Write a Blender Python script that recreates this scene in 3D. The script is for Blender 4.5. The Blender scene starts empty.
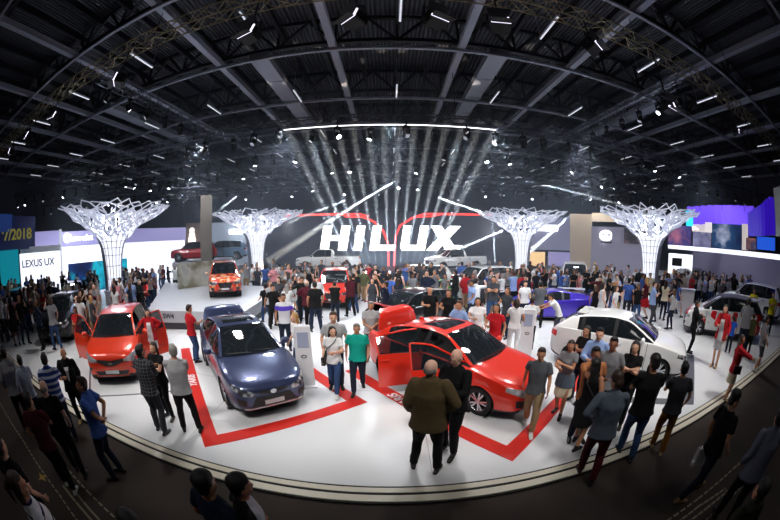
import bpy, bmesh, math, random
import numpy as np
from mathutils import Vector, Matrix, noise
from mathutils.bvhtree import BVHTree
from mathutils.geometry import delaunay_2d_cdt

C = bpy.context.scene
COL = C.collection
PI = math.pi
CAM_H = 3.3
PITCH = math.radians(4.4)

# ------------------------------------------------------------------ camera
cam_data = bpy.data.cameras.new('camera')
cam_data.type = 'PANO'
cam_data.sensor_fit = 'HORIZONTAL'
cam_data.sensor_width = 36.0
cam_data.sensor_height = 24.0
cyc = cam_data.cycles if hasattr(cam_data, 'cycles') and not hasattr(cam_data, 'panorama_type') else cam_data
cyc.panorama_type = 'FISHEYE_EQUISOLID'
cyc.fisheye_lens = 15.0
cyc.fisheye_fov = math.radians(200)
cam = bpy.data.objects.new('camera', cam_data)
COL.objects.link(cam)
cam.location = (0, 0, CAM_H)
cam.rotation_euler = (PI / 2 - PITCH, 0, 0)
cam_data.clip_start = 0.05
cam_data.clip_end = 400
C.camera = cam

# ------------------------------------------------------------------ world, exposure
world = bpy.data.worlds.new('world')
C.world = world
world.use_nodes = True
world.node_tree.nodes['Background'].inputs['Color'].default_value = (0.55, 0.62, 0.85, 1)
world.node_tree.nodes['Background'].inputs['Strength'].default_value = 0.02
C.view_settings.view_transform = 'Standard'
C.view_settings.look = 'None'
C.view_settings.gamma = 1.0
C.view_settings.use_curve_mapping = False
C.view_settings.exposure = 0.2
try:
    C.cycles.max_bounces = 6
    C.cycles.diffuse_bounces = 3
    C.cycles.glossy_bounces = 3
    C.cycles.transparent_max_bounces = 12
    C.cycles.volume_bounces = 0
    C.cycles.sample_clamp_indirect = 4.0
    C.cycles.use_denoising = True
except Exception:
    pass

# ------------------------------------------------------------------ stage lights of the hall, some added as fill
def spot(loc, target, power, angle, color=(1, 1, 1), radius=0.3, blend=0.6, name='stage_spot'):
    l = bpy.data.lights.new(name, 'SPOT')
    l.energy = power; l.spot_size = math.radians(angle); l.spot_blend = blend
    l.color = color; l.shadow_soft_size = radius
    o = bpy.data.objects.new(name, l)
    COL.objects.link(o)
    o.location = loc
    o.rotation_euler = (Vector(target) - Vector(loc)).to_track_quat('-Z', 'Y').to_euler()
    return o

KEY = 0.45
HAZE = 0.012
BEAMD = 0.22
WHITE = (1.0, 0.97, 0.93)
COOL = (0.86, 0.92, 1.0)
for lx, ly, tx, ty, pw, an, colr in [
    # rig above the front of the stage
    (-9.5, 9.0, -8.0, 8.0, 2100, 80, WHITE), (-4.0, 9.0, -3.4, 8.4, 2300, 80, WHITE),
    (1.5, 9.0, 1.2, 8.6, 2100, 80, WHITE), (6.5, 9.0, 5.6, 8.6, 2100, 80, WHITE),
    (11.5, 9.0, 10.5, 8.0, 1900, 80, WHITE),
    # second row
    (-11.0, 15.6, -10.0, 15.0, 3200, 95, COOL), (-5.5, 15.6, -5.0, 14.0, 3800, 95, COOL), (0.0, 15.6, 0.0, 13.5, 4200, 95, COOL),
    (5.5, 15.6, 5.0, 14.0, 3800, 95, COOL), (11.0, 15.6, 10.5, 15.0, 3200, 95, COOL),
    # sides, the neighbouring stands
    (-20, 12.0, -20, 13, 2600, 110, COOL), (19, 12.0, 19, 13, 2600, 110, COOL),
    (-17, 24.0, -17, 24, 4200, 110, COOL), (17, 24.0, 17, 24, 4200, 110, COOL),
    (-29, 18, -30, 20, 3000, 110, COOL), (29, 18, 30, 20, 3000, 110, COOL),
    # front rig above and behind the photographer, aimed at the stage
    (-9, 0.2, -6.5, 8.5, 4200, 62, WHITE), (-3, -.5, -2, 9.5, 3300, 56, WHITE), (3, -.5, 2.5, 9.5, 3300, 60, WHITE), (9, 0.2, 6.5, 8.5, 4200, 62, WHITE),
    (-5, 5.0, -3, 17, 3200, 55, COOL), (5, 5.0, 3, 17, 3200, 55, COOL),
    # spots added to brighten the white vehicles on the show platform
    (-4, 17.5, -4.4, 22, 2200, 40, COOL), (4, 17.5, 4.3, 22, 2200, 40, COOL),
    # weak fill spots added to brighten the carpet
    (-7, 0, -6, 1.5, 500, 90, WHITE), (0, 0, 0, 1.5, 220, 90, WHITE), (7, 0, 6, 1.5, 450, 90, WHITE),
]:
    spot((lx, ly, 8.9), (tx, ty, 0), pw * KEY, an, colr, 0.45)

# ------------------------------------------------------------------ helpers
def cal_ray(px, py):
    F = 325.0
    dx = px - 390; dy = 260 - py; r = math.hypot(dx, dy) or 1e-9
    t = 2 * math.asin(r / (2 * F)); s = math.sin(t)
    x, y, z = s * dx / r, s * dy / r, math.cos(t)
    return x, z * math.cos(PITCH) + y * math.sin(PITCH), y * math.cos(PITCH) - z * math.sin(PITCH)

def G(px, py, z=0.0):
    """place on the level z that the photograph shows at a pixel"""
    d = cal_ray(px, py); k = (z - CAM_H) / d[2]
    return Vector((d[0] * k, d[1] * k, z))

def lin(c):
    return tuple(((v / 12.92) if v <= 0.04045 else ((v + 0.055) / 1.055) ** 2.4) for v in c)

def hexc(h):
    return lin(tuple(int(h[i:i + 2], 16) / 255 for i in (0, 2, 4)))

MATS = {}
def mat(name, color, rough=0.5, metal=0.0, emit=0.0, coat=0.0, noise_amt=0.0, noise_scale=8.0, alpha=1.0, bump=0.0, emit_color=None, spec=0.5):
    if name in MATS: return MATS[name]
    if isinstance(color, str): color = hexc(color)
    m = bpy.data.materials.new(name); m.use_nodes = True
    nt = m.node_tree; b = nt.nodes['Principled BSDF']
    b.inputs['Base Color'].default_value = (*color, 1)
    b.inputs['Roughness'].default_value = rough
    b.inputs['Metallic'].default_value = metal
    b.inputs['Specular IOR Level'].default_value = spec
    b.inputs['Coat Weight'].default_value = coat
    b.inputs['Coat Roughness'].default_value = 0.04
    b.inputs['Alpha'].default_value = alpha
    if emit:
        ec = emit_color or color
        if isinstance(ec, str): ec = hexc(ec)
        b.inputs['Emission Color'].default_value = (*ec, 1)
        b.inputs['Emission Strength'].default_value = emit
    if noise_amt or bump:
        tc = nt.nodes.new('ShaderNodeTexCoord'); nz = nt.nodes.new('ShaderNodeTexNoise')
        nz.inputs['Scale'].default_value = noise_scale; nz.inputs['Detail'].default_value = 4
        nt.links.new(tc.outputs['Object'], nz.inputs['Vector'])
        if noise_amt:
            mx = nt.nodes.new('ShaderNodeMix'); mx.data_type = 'RGBA'
            mx.inputs['A'].default_value = (*[v * (1 - noise_amt) for v in color], 1)
            mx.inputs['B'].default_value = (*[min(1, v * (1 + noise_amt)) for v in color], 1)
            nt.links.new(nz.outputs['Fac'], mx.inputs['Factor'])
            nt.links.new(mx.outputs['Result'], b.inputs['Base Color'])
        if bump:
            bp = nt.nodes.new('ShaderNodeBump'); bp.inputs['Strength'].default_value = bump
            bp.inputs['Distance'].default_value = 0.02
            nt.links.new(nz.outputs['Fac'], bp.inputs['Height'])
            nt.links.new(bp.outputs['Normal'], b.inputs['Normal'])
    MATS[name] = m
    return m

def tag(o, label=None, cat=None, group=None, kind=None):
    if label: o['label'] = label
    if cat: o['category'] = cat
    if group: o['group'] = group
    if kind: o['kind'] = kind
    return o

def empty(name, loc=(0, 0, 0), rz=0.0):
    o = bpy.data.objects.new(name, None); COL.objects.link(o)
    o.location = loc; o.rotation_euler = (0, 0, rz); o.empty_display_size = 0.2
    return o

def link_mesh(name, me, m=None, parent=None, loc=None, smooth=False):
    o = bpy.data.objects.new(name, me); COL.objects.link(o)
    if m is not None:
        for mm in (m if isinstance(m, (list, tuple)) else [m]): me.materials.append(mm)
    if parent is not None: o.parent = parent
    if loc is not None: o.location = loc
    if smooth:
        me.polygons.foreach_set('use_smooth', [True] * len(me.polygons))
    return o

class MB:
    """collects simple shapes, links them as one mesh"""
    def __init__(self): self.v = []; self.f = []; self.mi = []; self.cur = 0
    def add(self, vs, fs):
        n = len(self.v); self.v += [tuple(p) for p in vs]
        self.f += [tuple(i + n for i in f) for f in fs]; self.mi += [self.cur] * len(fs)
        return self
    def box(self, cx, cy, cz, sx, sy, sz, rz=0.0, M=None):
        vs = []
        for dz in (-.5, .5):
            for dx, dy in ((-.5, -.5), (.5, -.5), (.5, .5), (-.5, .5)):
                x, y = dx * sx, dy * sy
                vs.append(Vector((cx + x * math.cos(rz) - y * math.sin(rz), cy + x * math.sin(rz) + y * math.cos(rz), cz + dz * sz)))
        if M is not None: vs = [M @ p for p in vs]
        return self.add(vs, [(3, 2, 1, 0), (4, 5, 6, 7), (0, 1, 5, 4), (1, 2, 6, 5), (2, 3, 7, 6), (3, 0, 4, 7)])
    def bar(self, a, b, w, h=None, n=4):
        a = Vector(a); b = Vector(b); h = h or w; d = (b - a)
        if d.length < 1e-6: return self
        d.normalize(); up = Vector((0, 0, 1)) if abs(d.z) < .95 else Vector((0, 1, 0))
        s = d.cross(up).normalized(); u = s.cross(d)
        vs = []
        for p in (a, b):
            for k in range(n):
                t = 2 * PI * (k + .5) / n; q = 1.0 / math.cos(PI / n) if n == 4 else 1.0
                vs.append(p + s * (w / 2 * q * math.cos(t)) + u * (h / 2 * q * math.sin(t)))
        fs = [tuple(range(n))[::-1], tuple(range(n, 2 * n))] + [(k, (k + 1) % n, n + (k + 1) % n, n + k) for k in range(n)]
        return self.add(vs, fs)
    def tube(self, pts, r, n=8, caps=True):
        pts = [Vector(p) for p in pts]; rs = r if isinstance(r, (list, tuple)) else [r] * len(pts)
        vs = []; fs = []; prev = None
        for i, p in enumerate(pts):
            d = (pts[min(i + 1, len(pts) - 1)] - pts[max(i - 1, 0)]).normalized()
            if prev is None:
                up = Vector((0, 0, 1)) if abs(d.z) < .9 else Vector((0, 1, 0)); s = d.cross(up).normalized()
            else: s = (prev - d * prev.dot(d)).normalized()
            prev = s; u = s.cross(d)
            for k in range(n):
                t = 2 * PI * k / n; vs.append(p + (s * math.cos(t) + u * math.sin(t)) * rs[i])
        for i in range(len(pts) - 1):
            for k in range(n):
                fs.append((i * n + k, i * n + (k + 1) % n, (i + 1) * n + (k + 1) % n, (i + 1) * n + k))
        if caps: fs += [tuple(range(n))[::-1], tuple(range((len(pts) - 1) * n, len(pts) * n))]
        return self.add(vs, fs)
    def lathe(self, prof, n=24, M=None, caps=False):
        vs = []; fs = []
        for r, z in prof:
            for k in range(n):
                t = 2 * PI * k / n; p = Vector((r * math.cos(t), r * math.sin(t), z)); vs.append(M @ p if M else p)
        for i in range(len(prof) - 1):
            for k in range(n): fs.append((i * n + k, i * n + (k + 1) % n, (i + 1) * n + (k + 1) % n, (i + 1) * n + k))
        if caps: fs += [tuple(range(n))[::-1], tuple(range((len(prof) - 1) * n, len(prof) * n))]
        return self.add(vs, fs)
    def prism(self, poly, a, b, plane='xz', M=None):
        """extrude a 2D polygon; plane xz: y runs a..b; xy: z runs a..b; yz: x runs a..b"""
        n = len(poly); vs = []
        for t in (a, b):
            for p, q in poly:
                v = Vector((p, t, q)) if plane == 'xz' else Vector((p, q, t)) if plane == 'xy' else Vector((t, p, q))
                vs.append(M @ v if M else v)
        return self.add(vs, [tuple(range(n))[::-1], tuple(range(n, 2 * n))] + [(k, (k + 1) % n, n + (k + 1) % n, n + k) for k in range(n)])
    def mesh(self, name='mesh'):
        me = bpy.data.meshes.new(name); me.from_pydata([tuple(p) for p in self.v], [], self.f)
        me.polygons.foreach_set('material_index', self.mi)
        bm = bmesh.new(); bm.from_mesh(me); bmesh.ops.recalc_face_normals(bm, faces=bm.faces); bm.to_mesh(me); bm.free()
        return me
    def build(self, name, m, parent=None, smooth=False, loc=None, bevel=0.0):
        me = self.mesh(name)
        if bevel:
            bm = bmesh.new(); bm.from_mesh(me)
            bmesh.ops.bevel(bm, geom=list(bm.edges), offset=bevel, segments=2, affect='EDGES', clamp_overlap=True)
            bm.to_mesh(me); bm.free()
        return link_mesh(name, me, m, parent, loc, smooth)

def copy_tree(o, parent=None):
    c = o.copy(); COL.objects.link(c)
    if parent is not None: c.parent = parent
    for ch in KIDS(o): copy_tree(ch, c)
    return c

def KIDS(o): return [x for x in o.children]

def frame(loc, d, up=(0, 0, 1)):
    """matrix whose z axis runs along d"""
    z = Vector(d).normalized(); u = Vector(up)
    if abs(z.dot(u)) > .98: u = Vector((0, 1, 0))
    x = u.cross(z).normalized(); y = z.cross(x)
    M = Matrix((x, y, z)).transposed().to_4x4(); M.translation = Vector(loc)
    return M
# ------------------------------------------------------------------ the hall
M_steel = mat('grey_painted_steel', '8b8f9c', .55, .3)
M_dark = mat('dark_steel', '1d1f26', .6, .3)
M_black = mat('matte_black', '0c0c0e', .7)
M_alu = mat('truss_metal', '5c5f69', .4, .8)
M_bronze = mat('gold_brown_truss_metal', '7d7358', .4, .7)  # gold-brown tone of the front truss
M_glow = mat('white_tube_light', 'ffffff', .4, emit=2.2)
M_tubef = mat('fluorescent_tube', 'f2f4ff', .4, emit=0.6)

def node_mat(name):
    m = bpy.data.materials.new(name); m.use_nodes = True
    nt = m.node_tree
    return m, nt, nt.nodes['Principled BSDF']

def stage_floor_mat():
    m, nt, b = node_mat('glossy_white_stage_floor')
    tc = nt.nodes.new('ShaderNodeTexCoord'); nz = nt.nodes.new('ShaderNodeTexNoise')
    nz.inputs['Scale'].default_value = .35; nz.inputs['Detail'].default_value = 5
    nt.links.new(tc.outputs['Object'], nz.inputs['Vector'])
    r = nt.nodes.new('ShaderNodeMapRange'); r.inputs[3].default_value = .3; r.inputs[4].default_value = .42
    nt.links.new(nz.outputs['Fac'], r.inputs[0]); nt.links.new(r.outputs[0], b.inputs['Roughness'])
    mx = nt.nodes.new('ShaderNodeMix'); mx.data_type = 'RGBA'
    mx.inputs['A'].default_value = (.66, .67, .70, 1); mx.inputs['B'].default_value = (.74, .75, .77, 1)
    nt.links.new(nz.outputs['Fac'], mx.inputs['Factor']); nt.links.new(mx.outputs['Result'], b.inputs['Base Color'])
    return m
def carpet_mat():
    m, nt, b = node_mat('dark_carpet')
    tc = nt.nodes.new('ShaderNodeTexCoord'); nz = nt.nodes.new('ShaderNodeTexNoise')
    nz.inputs['Scale'].default_value = 60; nz.inputs['Detail'].default_value = 3
    n2 = nt.nodes.new('ShaderNodeTexNoise'); n2.inputs['Scale'].default_value = .8
    nt.links.new(tc.outputs['Object'], nz.inputs['Vector']); nt.links.new(tc.outputs['Object'], n2.inputs['Vector'])
    a = nt.nodes.new('ShaderNodeMath'); a.operation = 'MULTIPLY'
    nt.links.new(nz.outputs['Fac'], a.inputs[0]); nt.links.new(n2.outputs['Fac'], a.inputs[1])
    cr = nt.nodes.new('ShaderNodeValToRGB')
    cr.color_ramp.elements[0].color = (*hexc('241d1a'), 1); cr.color_ramp.elements[0].position = .1
    cr.color_ramp.elements[1].color = (*hexc('4a3f3a'), 1); cr.color_ramp.elements[1].position = .5
    nt.links.new(a.outputs[0], cr.inputs[0]); nt.links.new(cr.outputs[0], b.inputs['Base Color'])
    b.inputs['Roughness'].default_value = .9
    return m
def deck_mat():
    m, nt, b = node_mat('corrugated_roof_deck')
    tc = nt.nodes.new('ShaderNodeTexCoord'); w = nt.nodes.new('ShaderNodeTexWave')
    w.wave_type = 'BANDS'; w.bands_direction = 'X'; w.inputs['Scale'].default_value = 1.3
    nt.links.new(tc.outputs['Object'], w.inputs['Vector'])
    cr = nt.nodes.new('ShaderNodeValToRGB')
    cr.color_ramp.elements[0].color = (.018, .02, .027, 1); cr.color_ramp.elements[1].color = (.085, .09, .11, 1)
    nt.links.new(w.outputs['Fac'], cr.inputs[0]); nt.links.new(cr.outputs[0], b.inputs['Base Color'])
    bp = nt.nodes.new('ShaderNodeBump'); bp.inputs['Distance'].default_value = .1
    nt.links.new(w.outputs['Fac'], bp.inputs['Height']); nt.links.new(bp.outputs['Normal'], b.inputs['Normal'])
    b.inputs['Roughness'].default_value = .6; b.inputs['Metallic'].default_value = .2
    return m

M_floor = stage_floor_mat(); M_carpet = carpet_mat(); M_deck = deck_mat()
def struct(mb, name, m, **k): return tag(mb.build(name, m, **k), kind='structure')

EDGE = 3.28
struct(MB().box(0, 30, -.3, 120, 80, .5), 'floor', M_carpet)                     # carpet level z -0.05
struct(MB().box(0, (EDGE + 52) / 2, -.025, 64, 52 - EDGE, .05), 'floor_stage', M_floor)
# the cream edging strips with their dark joints
M_cream = mat('cream_edge_strip', 'd9d2c0', .35)
for i, (y0, y1) in enumerate(((3.15, 3.25), (2.97, 3.10))):
    struct(MB().box(0, (y0 + y1) / 2, -.025 - .005 * i, 64, y1 - y0, .05), 'trim_%d' % (i + 1), M_cream)
struct(MB().box(0, 3.265, -.03, 64, .03, .05), 'trim_3', M_black)
struct(MB().box(0, 3.125, -.035, 64, .05, .05), 'trim_4', M_black)
struct(MB().box(0, 2.955, -.04, 64, .03, .04), 'trim_5', M_black)
# walls of the hall, dark
M_hall = mat('dark_hall_wall', '4a4d5a', .8)
struct(MB().box(0, 66, 7, 120, .4, 15), 'wall_back', M_hall)
struct(MB().box(-50, 28, 7, .4, 76, 15), 'wall_left', M_hall)
struct(MB().box(50, 28, 7, .4, 76, 15), 'wall_right', M_hall)
struct(MB().box(0, -10, 7, 100, .4, 15), 'wall_front', M_hall)
struct(MB().box(0, 28, 15.0, 100, 76, .1), 'ceiling', M_deck)

# roof grid: beams along and across the hall, spaced as in the photograph
XB = [.35 + 6.1 * (k + .5) for k in range(-8, 8)]
YB = [.73 + 6.27 * k for k in range(0, 10)]
for x in XB:
    m = MB().box(x, 28, 12.45, .26, 75, .22)
    m.box(x, 28, 12.33, .34, 75, .04).box(x, 28, 12.58, .34, 75, .04)
    tag(m.build('roof_beam', M_steel), 'long grey steel roof beam running toward the back of the hall', 'beam', 'roof beams along the hall')
for i, y in enumerate(YB):
    m = MB().box(0, y, 12.2, 98, .16, .16)
    tag(m.build('cross_beam', M_steel), 'grey steel cross beam spanning the hall from side to side', 'beam', 'roof beams across the hall')
# deep dark lattice girders above the grid, and purlins
for y in YB[:8]:
    m = MB().bar((-49, y + .5, 14.6), (49, y + .5, 14.6), .22).bar((-49, y + .5, 13.0), (49, y + .5, 13.0), .22)
    for k in range(-16, 16):
        x = .35 + 3.05 * k
        m.bar((x, y + .5, 12.98), (x + 1.52, y + .5, 14.6), .13).bar((x + 1.52, y + .5, 14.6), (x + 3.05, y + .5, 13.0), .13)
        m.bar((x, y + .5, 13.0), (x, y + .5, 14.6), .12)
    tag(m.build('lattice_girder', M_dark), 'dark lattice girder with zigzag bracing under the roof deck', 'girder', 'dark lattice girders')
for k in range(-7, 8):
    for dx in (0.05, 2.0, 4.1):
        x = .35 + 6.1 * k + dx
        tag(MB().box(x, 28, 14.2, .18, 75, .35).build('purlin', M_dark), 'dark roof purlin running under the corrugated deck', 'purlin', 'dark roof purlins')
# wide grey ducts
for x in (-6.6, 5.35, -18.9, 17.6):
    m = MB().box(x, 19.0, 12.55, 1.0, 11.2, .4)
    for y in (13.6, 16.4, 19.2, 22, 24.4): m.box(x, y, 12.55, 1.06, .08, .46)
    tag(m.build('air_duct', M_steel, bevel=.0), 'wide flat grey air duct under the roof, %s' % ({-6.6: 'left of the middle', 5.35: 'right of the middle', -18.9: 'over the far left stands', 17.6: 'over the far right stands'}[x]), 'duct')
# fluorescent battens in rows
rows = [9.9, 18.1, 26.2, 32.5, 38.6, 44.9, 51]
first = None
for j, y in enumerate(rows):
    for k in range(-7, 8):
        x = .4 + 6.08 * k
        if abs(x) > 47: continue
        if first is None:
            first = empty('tube_light')
            MB().box(0, 0, .07, .14, 2.0, .08).tube([(0, -.9, .1), (0, -.9, 2.1)], .012, 5).tube([(0, .9, .1), (0, .9, 2.1)], .012, 5).build('housing', M_steel, first)
            MB().tube([(0, -.95, 0), (0, .95, 0)], .035, 8).build('tube', M_tubef, first)
            o = first
        else:
            o = copy_tree(first)
        o.location = (x, y, 12.0)
        tag(o, 'fluorescent tube batten hanging in the grid under the hall roof', 'light', 'fluorescent tubes under the roof')

# --- box trusses of the light rig
def truss(a, b, s=.42, m=None, label='', step=.55):
    a = Vector(a); b = Vector(b); d = (b - a).normalized(); up = Vector((0, 0, 1)); sd = d.cross(up).normalized()
    L = (b - a).length; root = empty('lighting_truss', a)
    mb = MB(); z = MB()
    cs = [sd * s / 2 + up * s / 2, -sd * s / 2 + up * s / 2, -sd * s / 2 - up * s / 2, sd * s / 2 - up * s / 2]
    for c in cs: mb.bar(c, d * L + c, .06, n=6)
    n = int(L / step)
    for k in range(n):
        p = d * (L * k / n); q = d * (L * (k + 1) / n)
        for i in range(4):
            c0, c1 = cs[i], cs[(i + 1) % 4]
            if k % 2: c0, c1 = c1, c0
            z.bar(p + c0, q + c1, .032, n=4)
    mb.build('chord', m or M_alu, root); z.build('bracing', m or M_alu, root)
    tag(root, label, 'truss')
    return root
truss((-44, 7.6, 11.0), (44, 7.6, 11.0), .55, M_bronze, 'bronze-tinted lighting truss arching across the top of the view', .6)
truss((-13.0, 8.2, 10.9), (-13.0, 20.5, 10.9), .5, M_alu, 'dark lighting truss running away over the left stands')
truss((13.2, 8.2, 10.9), (13.2, 20.5, 10.9), .5, M_alu, 'dark lighting truss running away over the right stands')
truss((-30, 15.9, 9.3), (30, 15.9, 9.3), .42, M_alu, 'lighting truss across the middle of the stage above the white light line')
truss((-26, 19.5, 9.0), (26, 19.5, 9.0), .42, M_alu, 'second cross truss of the rig, crowded with white lamps')
truss((-24, 22.6, 8.8), (24, 22.6, 8.8), .42, M_alu, 'rear cross truss of the rig just in front of the black screen')
truss((-36, 28.5, 8.5), (36, 28.5, 8.5), .42, M_alu, 'cross truss over the stands behind the screen', 1.1)
truss((-42, 36, 8.9), (42, 36, 8.9), .42, M_alu, 'farthest cross truss over the back of the hall', 1.1)
for x in (-9.6, 9.6):
    truss((x, 16.2, 9.72), (x, 22.3, 9.5), .4, M_alu, 'short dark truss joining the cross trusses, %s of the middle' % ('left' if x < 0 else 'right'))
SIDE = [((-36, 12.5), (-17, 19.0), 8.4, 12, 'slanting truss over the left stands'), ((-40, 18.5), (-16, 24.5), 8.0, 14, 'farther slanting truss over the left stands'), ((17, 19.0), (38, 13.0), 8.6, 14, 'slanting truss over the right stands'), ((17, 25), (42, 19), 8.2, 14, 'farther slanting truss over the right stands')]
for a_, b_, tz, n, nm in SIDE: truss((*a_, tz), (*b_, tz), .4, M_alu, nm, .9)
# suspension cables, hung from the roof beams
def cable(x, y, z): tag(MB().tube([(x, y, z), (x, y, 12.4)], .018, 5).build('rig_cable', M_dark), 'thin steel cable holding a lighting truss', 'cable', 'rig cables')
for y, z, lim in ((7.6, 11.1, 44), (15.9, 9.5, 30), (19.5, 9.2, 26), (22.6, 9.0, 24), (28.5, 8.7, 36), (36, 9.1, 42)):
    for x in XB[::1 if y < 8 else 2]:
        if abs(x) < lim: cable(x, y, z)
for (ax, ay), (bx, by), tz, n, nm in SIDE:
    for x in XB:
        if ax < x < bx: cable(x, ay + (by - ay) * (x - ax) / (bx - ax), tz + .2)
for x in (-13.0, 13.2):
    for y in (13.27, 19.54): tag(MB().tube([(x, y, 11.1), (x, y, 12.2)], .018, 5).build('rig_cable', M_dark), 'thin steel cable holding a lighting truss', 'cable', 'rig cables')
# bright white light line under the middle truss
lb = empty('light_line', (0, 15.9, 8.98))
MB().box(0, 0, .06, 11.4, .12, .1).build('housing', M_steel, lb)
MB().tube([(-5.6, 0, 0), (5.6, 0, 0)], .035, 8).build('tube', M_glow, lb)
tag(lb, 'long straight white light line hanging under the middle truss', 'light')
# ------------------------------------------------------------------ cars
def interp(tab, x):
    """smooth (monotone cubic) interpolation in a list of (x, value)"""
    xs = [t[0] for t in tab]; ys = [t[1] for t in tab]
    if xs[0] > xs[-1]: xs = xs[::-1]; ys = ys[::-1]
    if x <= xs[0]: return ys[0]
    if x >= xs[-1]: return ys[-1]
    n = len(xs); i = max(j for j in range(n - 1) if xs[j] <= x)
    h = [xs[k + 1] - xs[k] for k in range(n - 1)]; d = [(ys[k + 1] - ys[k]) / h[k] for k in range(n - 1)]
    def m(k):
        if k == 0: return d[0]
        if k == n - 1: return d[-1]
        if d[k - 1] * d[k] <= 0: return 0
        return 2 / (1 / d[k - 1] + 1 / d[k])
    t = (x - xs[i]) / h[i]; m0, m1 = m(i) * h[i], m(i + 1) * h[i]
    return (2 * t**3 - 3 * t**2 + 1) * ys[i] + (t**3 - 2 * t**2 + t) * m0 + (-2 * t**3 + 3 * t**2) * ys[i + 1] + (t**3 - t**2) * m1

SEDAN = dict(
    L=4.4, r=.315, axf=1.33, axr=-1.25, track=.74,
    top=[(2.2, .66), (2.12, .74), (1.95, .81), (1.5, .92), (1.0, 1.0), (.5, 1.02), (-.8, 1.05), (-1.5, 1.08), (-2.0, 1.07), (-2.13, 1.03), (-2.2, .85)],
    belt=[(2.2, .60), (2.12, .66), (1.95, .74), (1.5, .86), (1.0, .93), (0, .97), (-1.3, 1.02), (-2.0, 1.0), (-2.2, .82)],
    bot=[(2.2, .25), (2.05, .2), (1.6, .19), (-1.6, .19), (-2.1, .28), (-2.2, .36)],
    w=[(2.2, .50), (2.16, .62), (2.05, .74), (1.85, .81), (1.5, .85), (.8, .862), (0, .865), (-1.3, .862), (-1.8, .82), (-2.05, .73), (-2.15, .64), (-2.2, .52)],
    cowl=1.02, wst=.22, rft=-.95, rbt=-1.68, roof=1.475, roofr=1.40, cowlz=.99, rbz=1.07, bow=.16, rbow=.12,
    wr=.56, doors=[(.88, -.12), (-.18, -1.1)], kind='sedan')
HATCH = dict(
    L=3.9, r=.305, axf=1.22, axr=-1.22, track=.72,
    top=[(1.95, .68), (1.88, .80), (1.72, .88), (1.4, .97), (1.0, 1.05), (.5, 1.06), (-1.3, 1.07), (-1.8, 1.05), (-1.9, .98), (-1.95, .85)],
    belt=[(1.95, .62), (1.88, .72), (1.72, .80), (1.4, .90), (1.0, .97), (0, 1.0), (-1.3, 1.05), (-1.8, 1.02), (-1.95, .82)],
    bot=[(1.95, .25), (1.82, .2), (1.4, .19), (-1.4, .19), (-1.85, .28), (-1.95, .36)],
    w=[(1.95, .52), (1.91, .64), (1.80, .75), (1.62, .81), (1.3, .84), (.6, .85), (-1.2, .85), (-1.6, .82), (-1.8, .76), (-1.9, .66), (-1.95, .54)],
    cowl=1.05, wst=.28, rft=-1.45, rbt=-1.86, roof=1.52, roofr=1.44, cowlz=1.03, rbz=1.03, bow=.14, rbow=.10,
    wr=.58, doors=[(.9, -.08), (-.14, -1.0)], kind='hatch')
LIFT = dict(HATCH, L=4.15, axf=1.3, axr=-1.27,
    top=[(2.08, .66), (2.0, .76), (1.85, .83), (1.45, .93), (1.0, 1.0), (.5, 1.03), (-1.3, 1.06), (-1.85, 1.05), (-2.0, .98), (-2.07, .85)],
    belt=[(2.08, .6), (2.0, .68), (1.85, .76), (1.45, .87), (1.0, .94), (0, .98), (-1.3, 1.04), (-1.85, 1.02), (-2.07, .82)],
    bot=[(2.08, .25), (1.92, .2), (1.5, .19), (-1.5, .19), (-1.95, .28), (-2.07, .36)],
    w=[(2.08, .52), (2.04, .64), (1.92, .75), (1.72, .81), (1.4, .85), (.6, .86), (-1.2, .86), (-1.65, .83), (-1.88, .76), (-2.0, .66), (-2.07, .54)],
    cowl=.98, wst=.12, rft=-1.15, rbt=-1.88, roof=1.47, roofr=1.40, cowlz=.98, rbz=1.05, wr=.56, doors=[(.82, -.14), (-.2, -1.08)])
SUV = dict(
    L=4.6, r=.38, axf=1.42, axr=-1.35, track=.78,
    top=[(2.3, .85), (2.22, .98), (2.05, 1.05), (1.6, 1.12), (1.1, 1.18), (.5, 1.18), (-1.6, 1.18), (-2.15, 1.15), (-2.25, 1.05), (-2.3, .9)],
    belt=[(2.3, .78), (2.22, .9), (2.05, .98), (1.6, 1.05), (1.1, 1.1), (0, 1.12), (-1.6, 1.16), (-2.15, 1.13), (-2.3, .88)],
    bot=[(2.3, .38), (2.15, .32), (1.7, .3), (-1.7, .3), (-2.15, .36), (-2.3, .45)],
    w=[(2.3, .62), (2.26, .74), (2.15, .84), (1.9, .90), (1.5, .92), (0, .925), (-1.6, .92), (-2.05, .88), (-2.22, .78), (-2.3, .66)],
    cowl=1.15, wst=.45, rft=-1.75, rbt=-2.18, roof=1.76, roofr=1.70, cowlz=1.15, rbz=1.15, bow=.14, rbow=.08,
    wr=.66, doors=[(.95, -.1), (-.16, -1.1)], kind='suv')
PICKUP = dict(SUV, rft=-.62, rbt=-.82, kind='pickup', L=5.2, axr=-1.75,
    top=[(2.3, .9), (2.22, 1.03), (2.05, 1.1), (1.6, 1.16), (1.1, 1.2), (-.8, 1.2), (-2.8, 1.18), (-2.88, 1.1), (-2.92, .9)],
    belt=[(2.3, .82), (2.22, .95), (2.05, 1.0), (1.6, 1.08), (1.1, 1.12), (0, 1.14), (-1.6, 1.16), (-2.8, 1.15), (-2.92, .88)],
    bot=[(2.3, .42), (2.15, .38), (1.7, .38), (-1.7, .38), (-2.8, .42), (-2.92, .5)],
    w=[(2.3, .62), (2.26, .74), (2.15, .84), (1.9, .90), (1.5, .92), (0, .925), (-1.6, .92), (-2.7, .9), (-2.86, .85), (-2.92, .78)])
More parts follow.
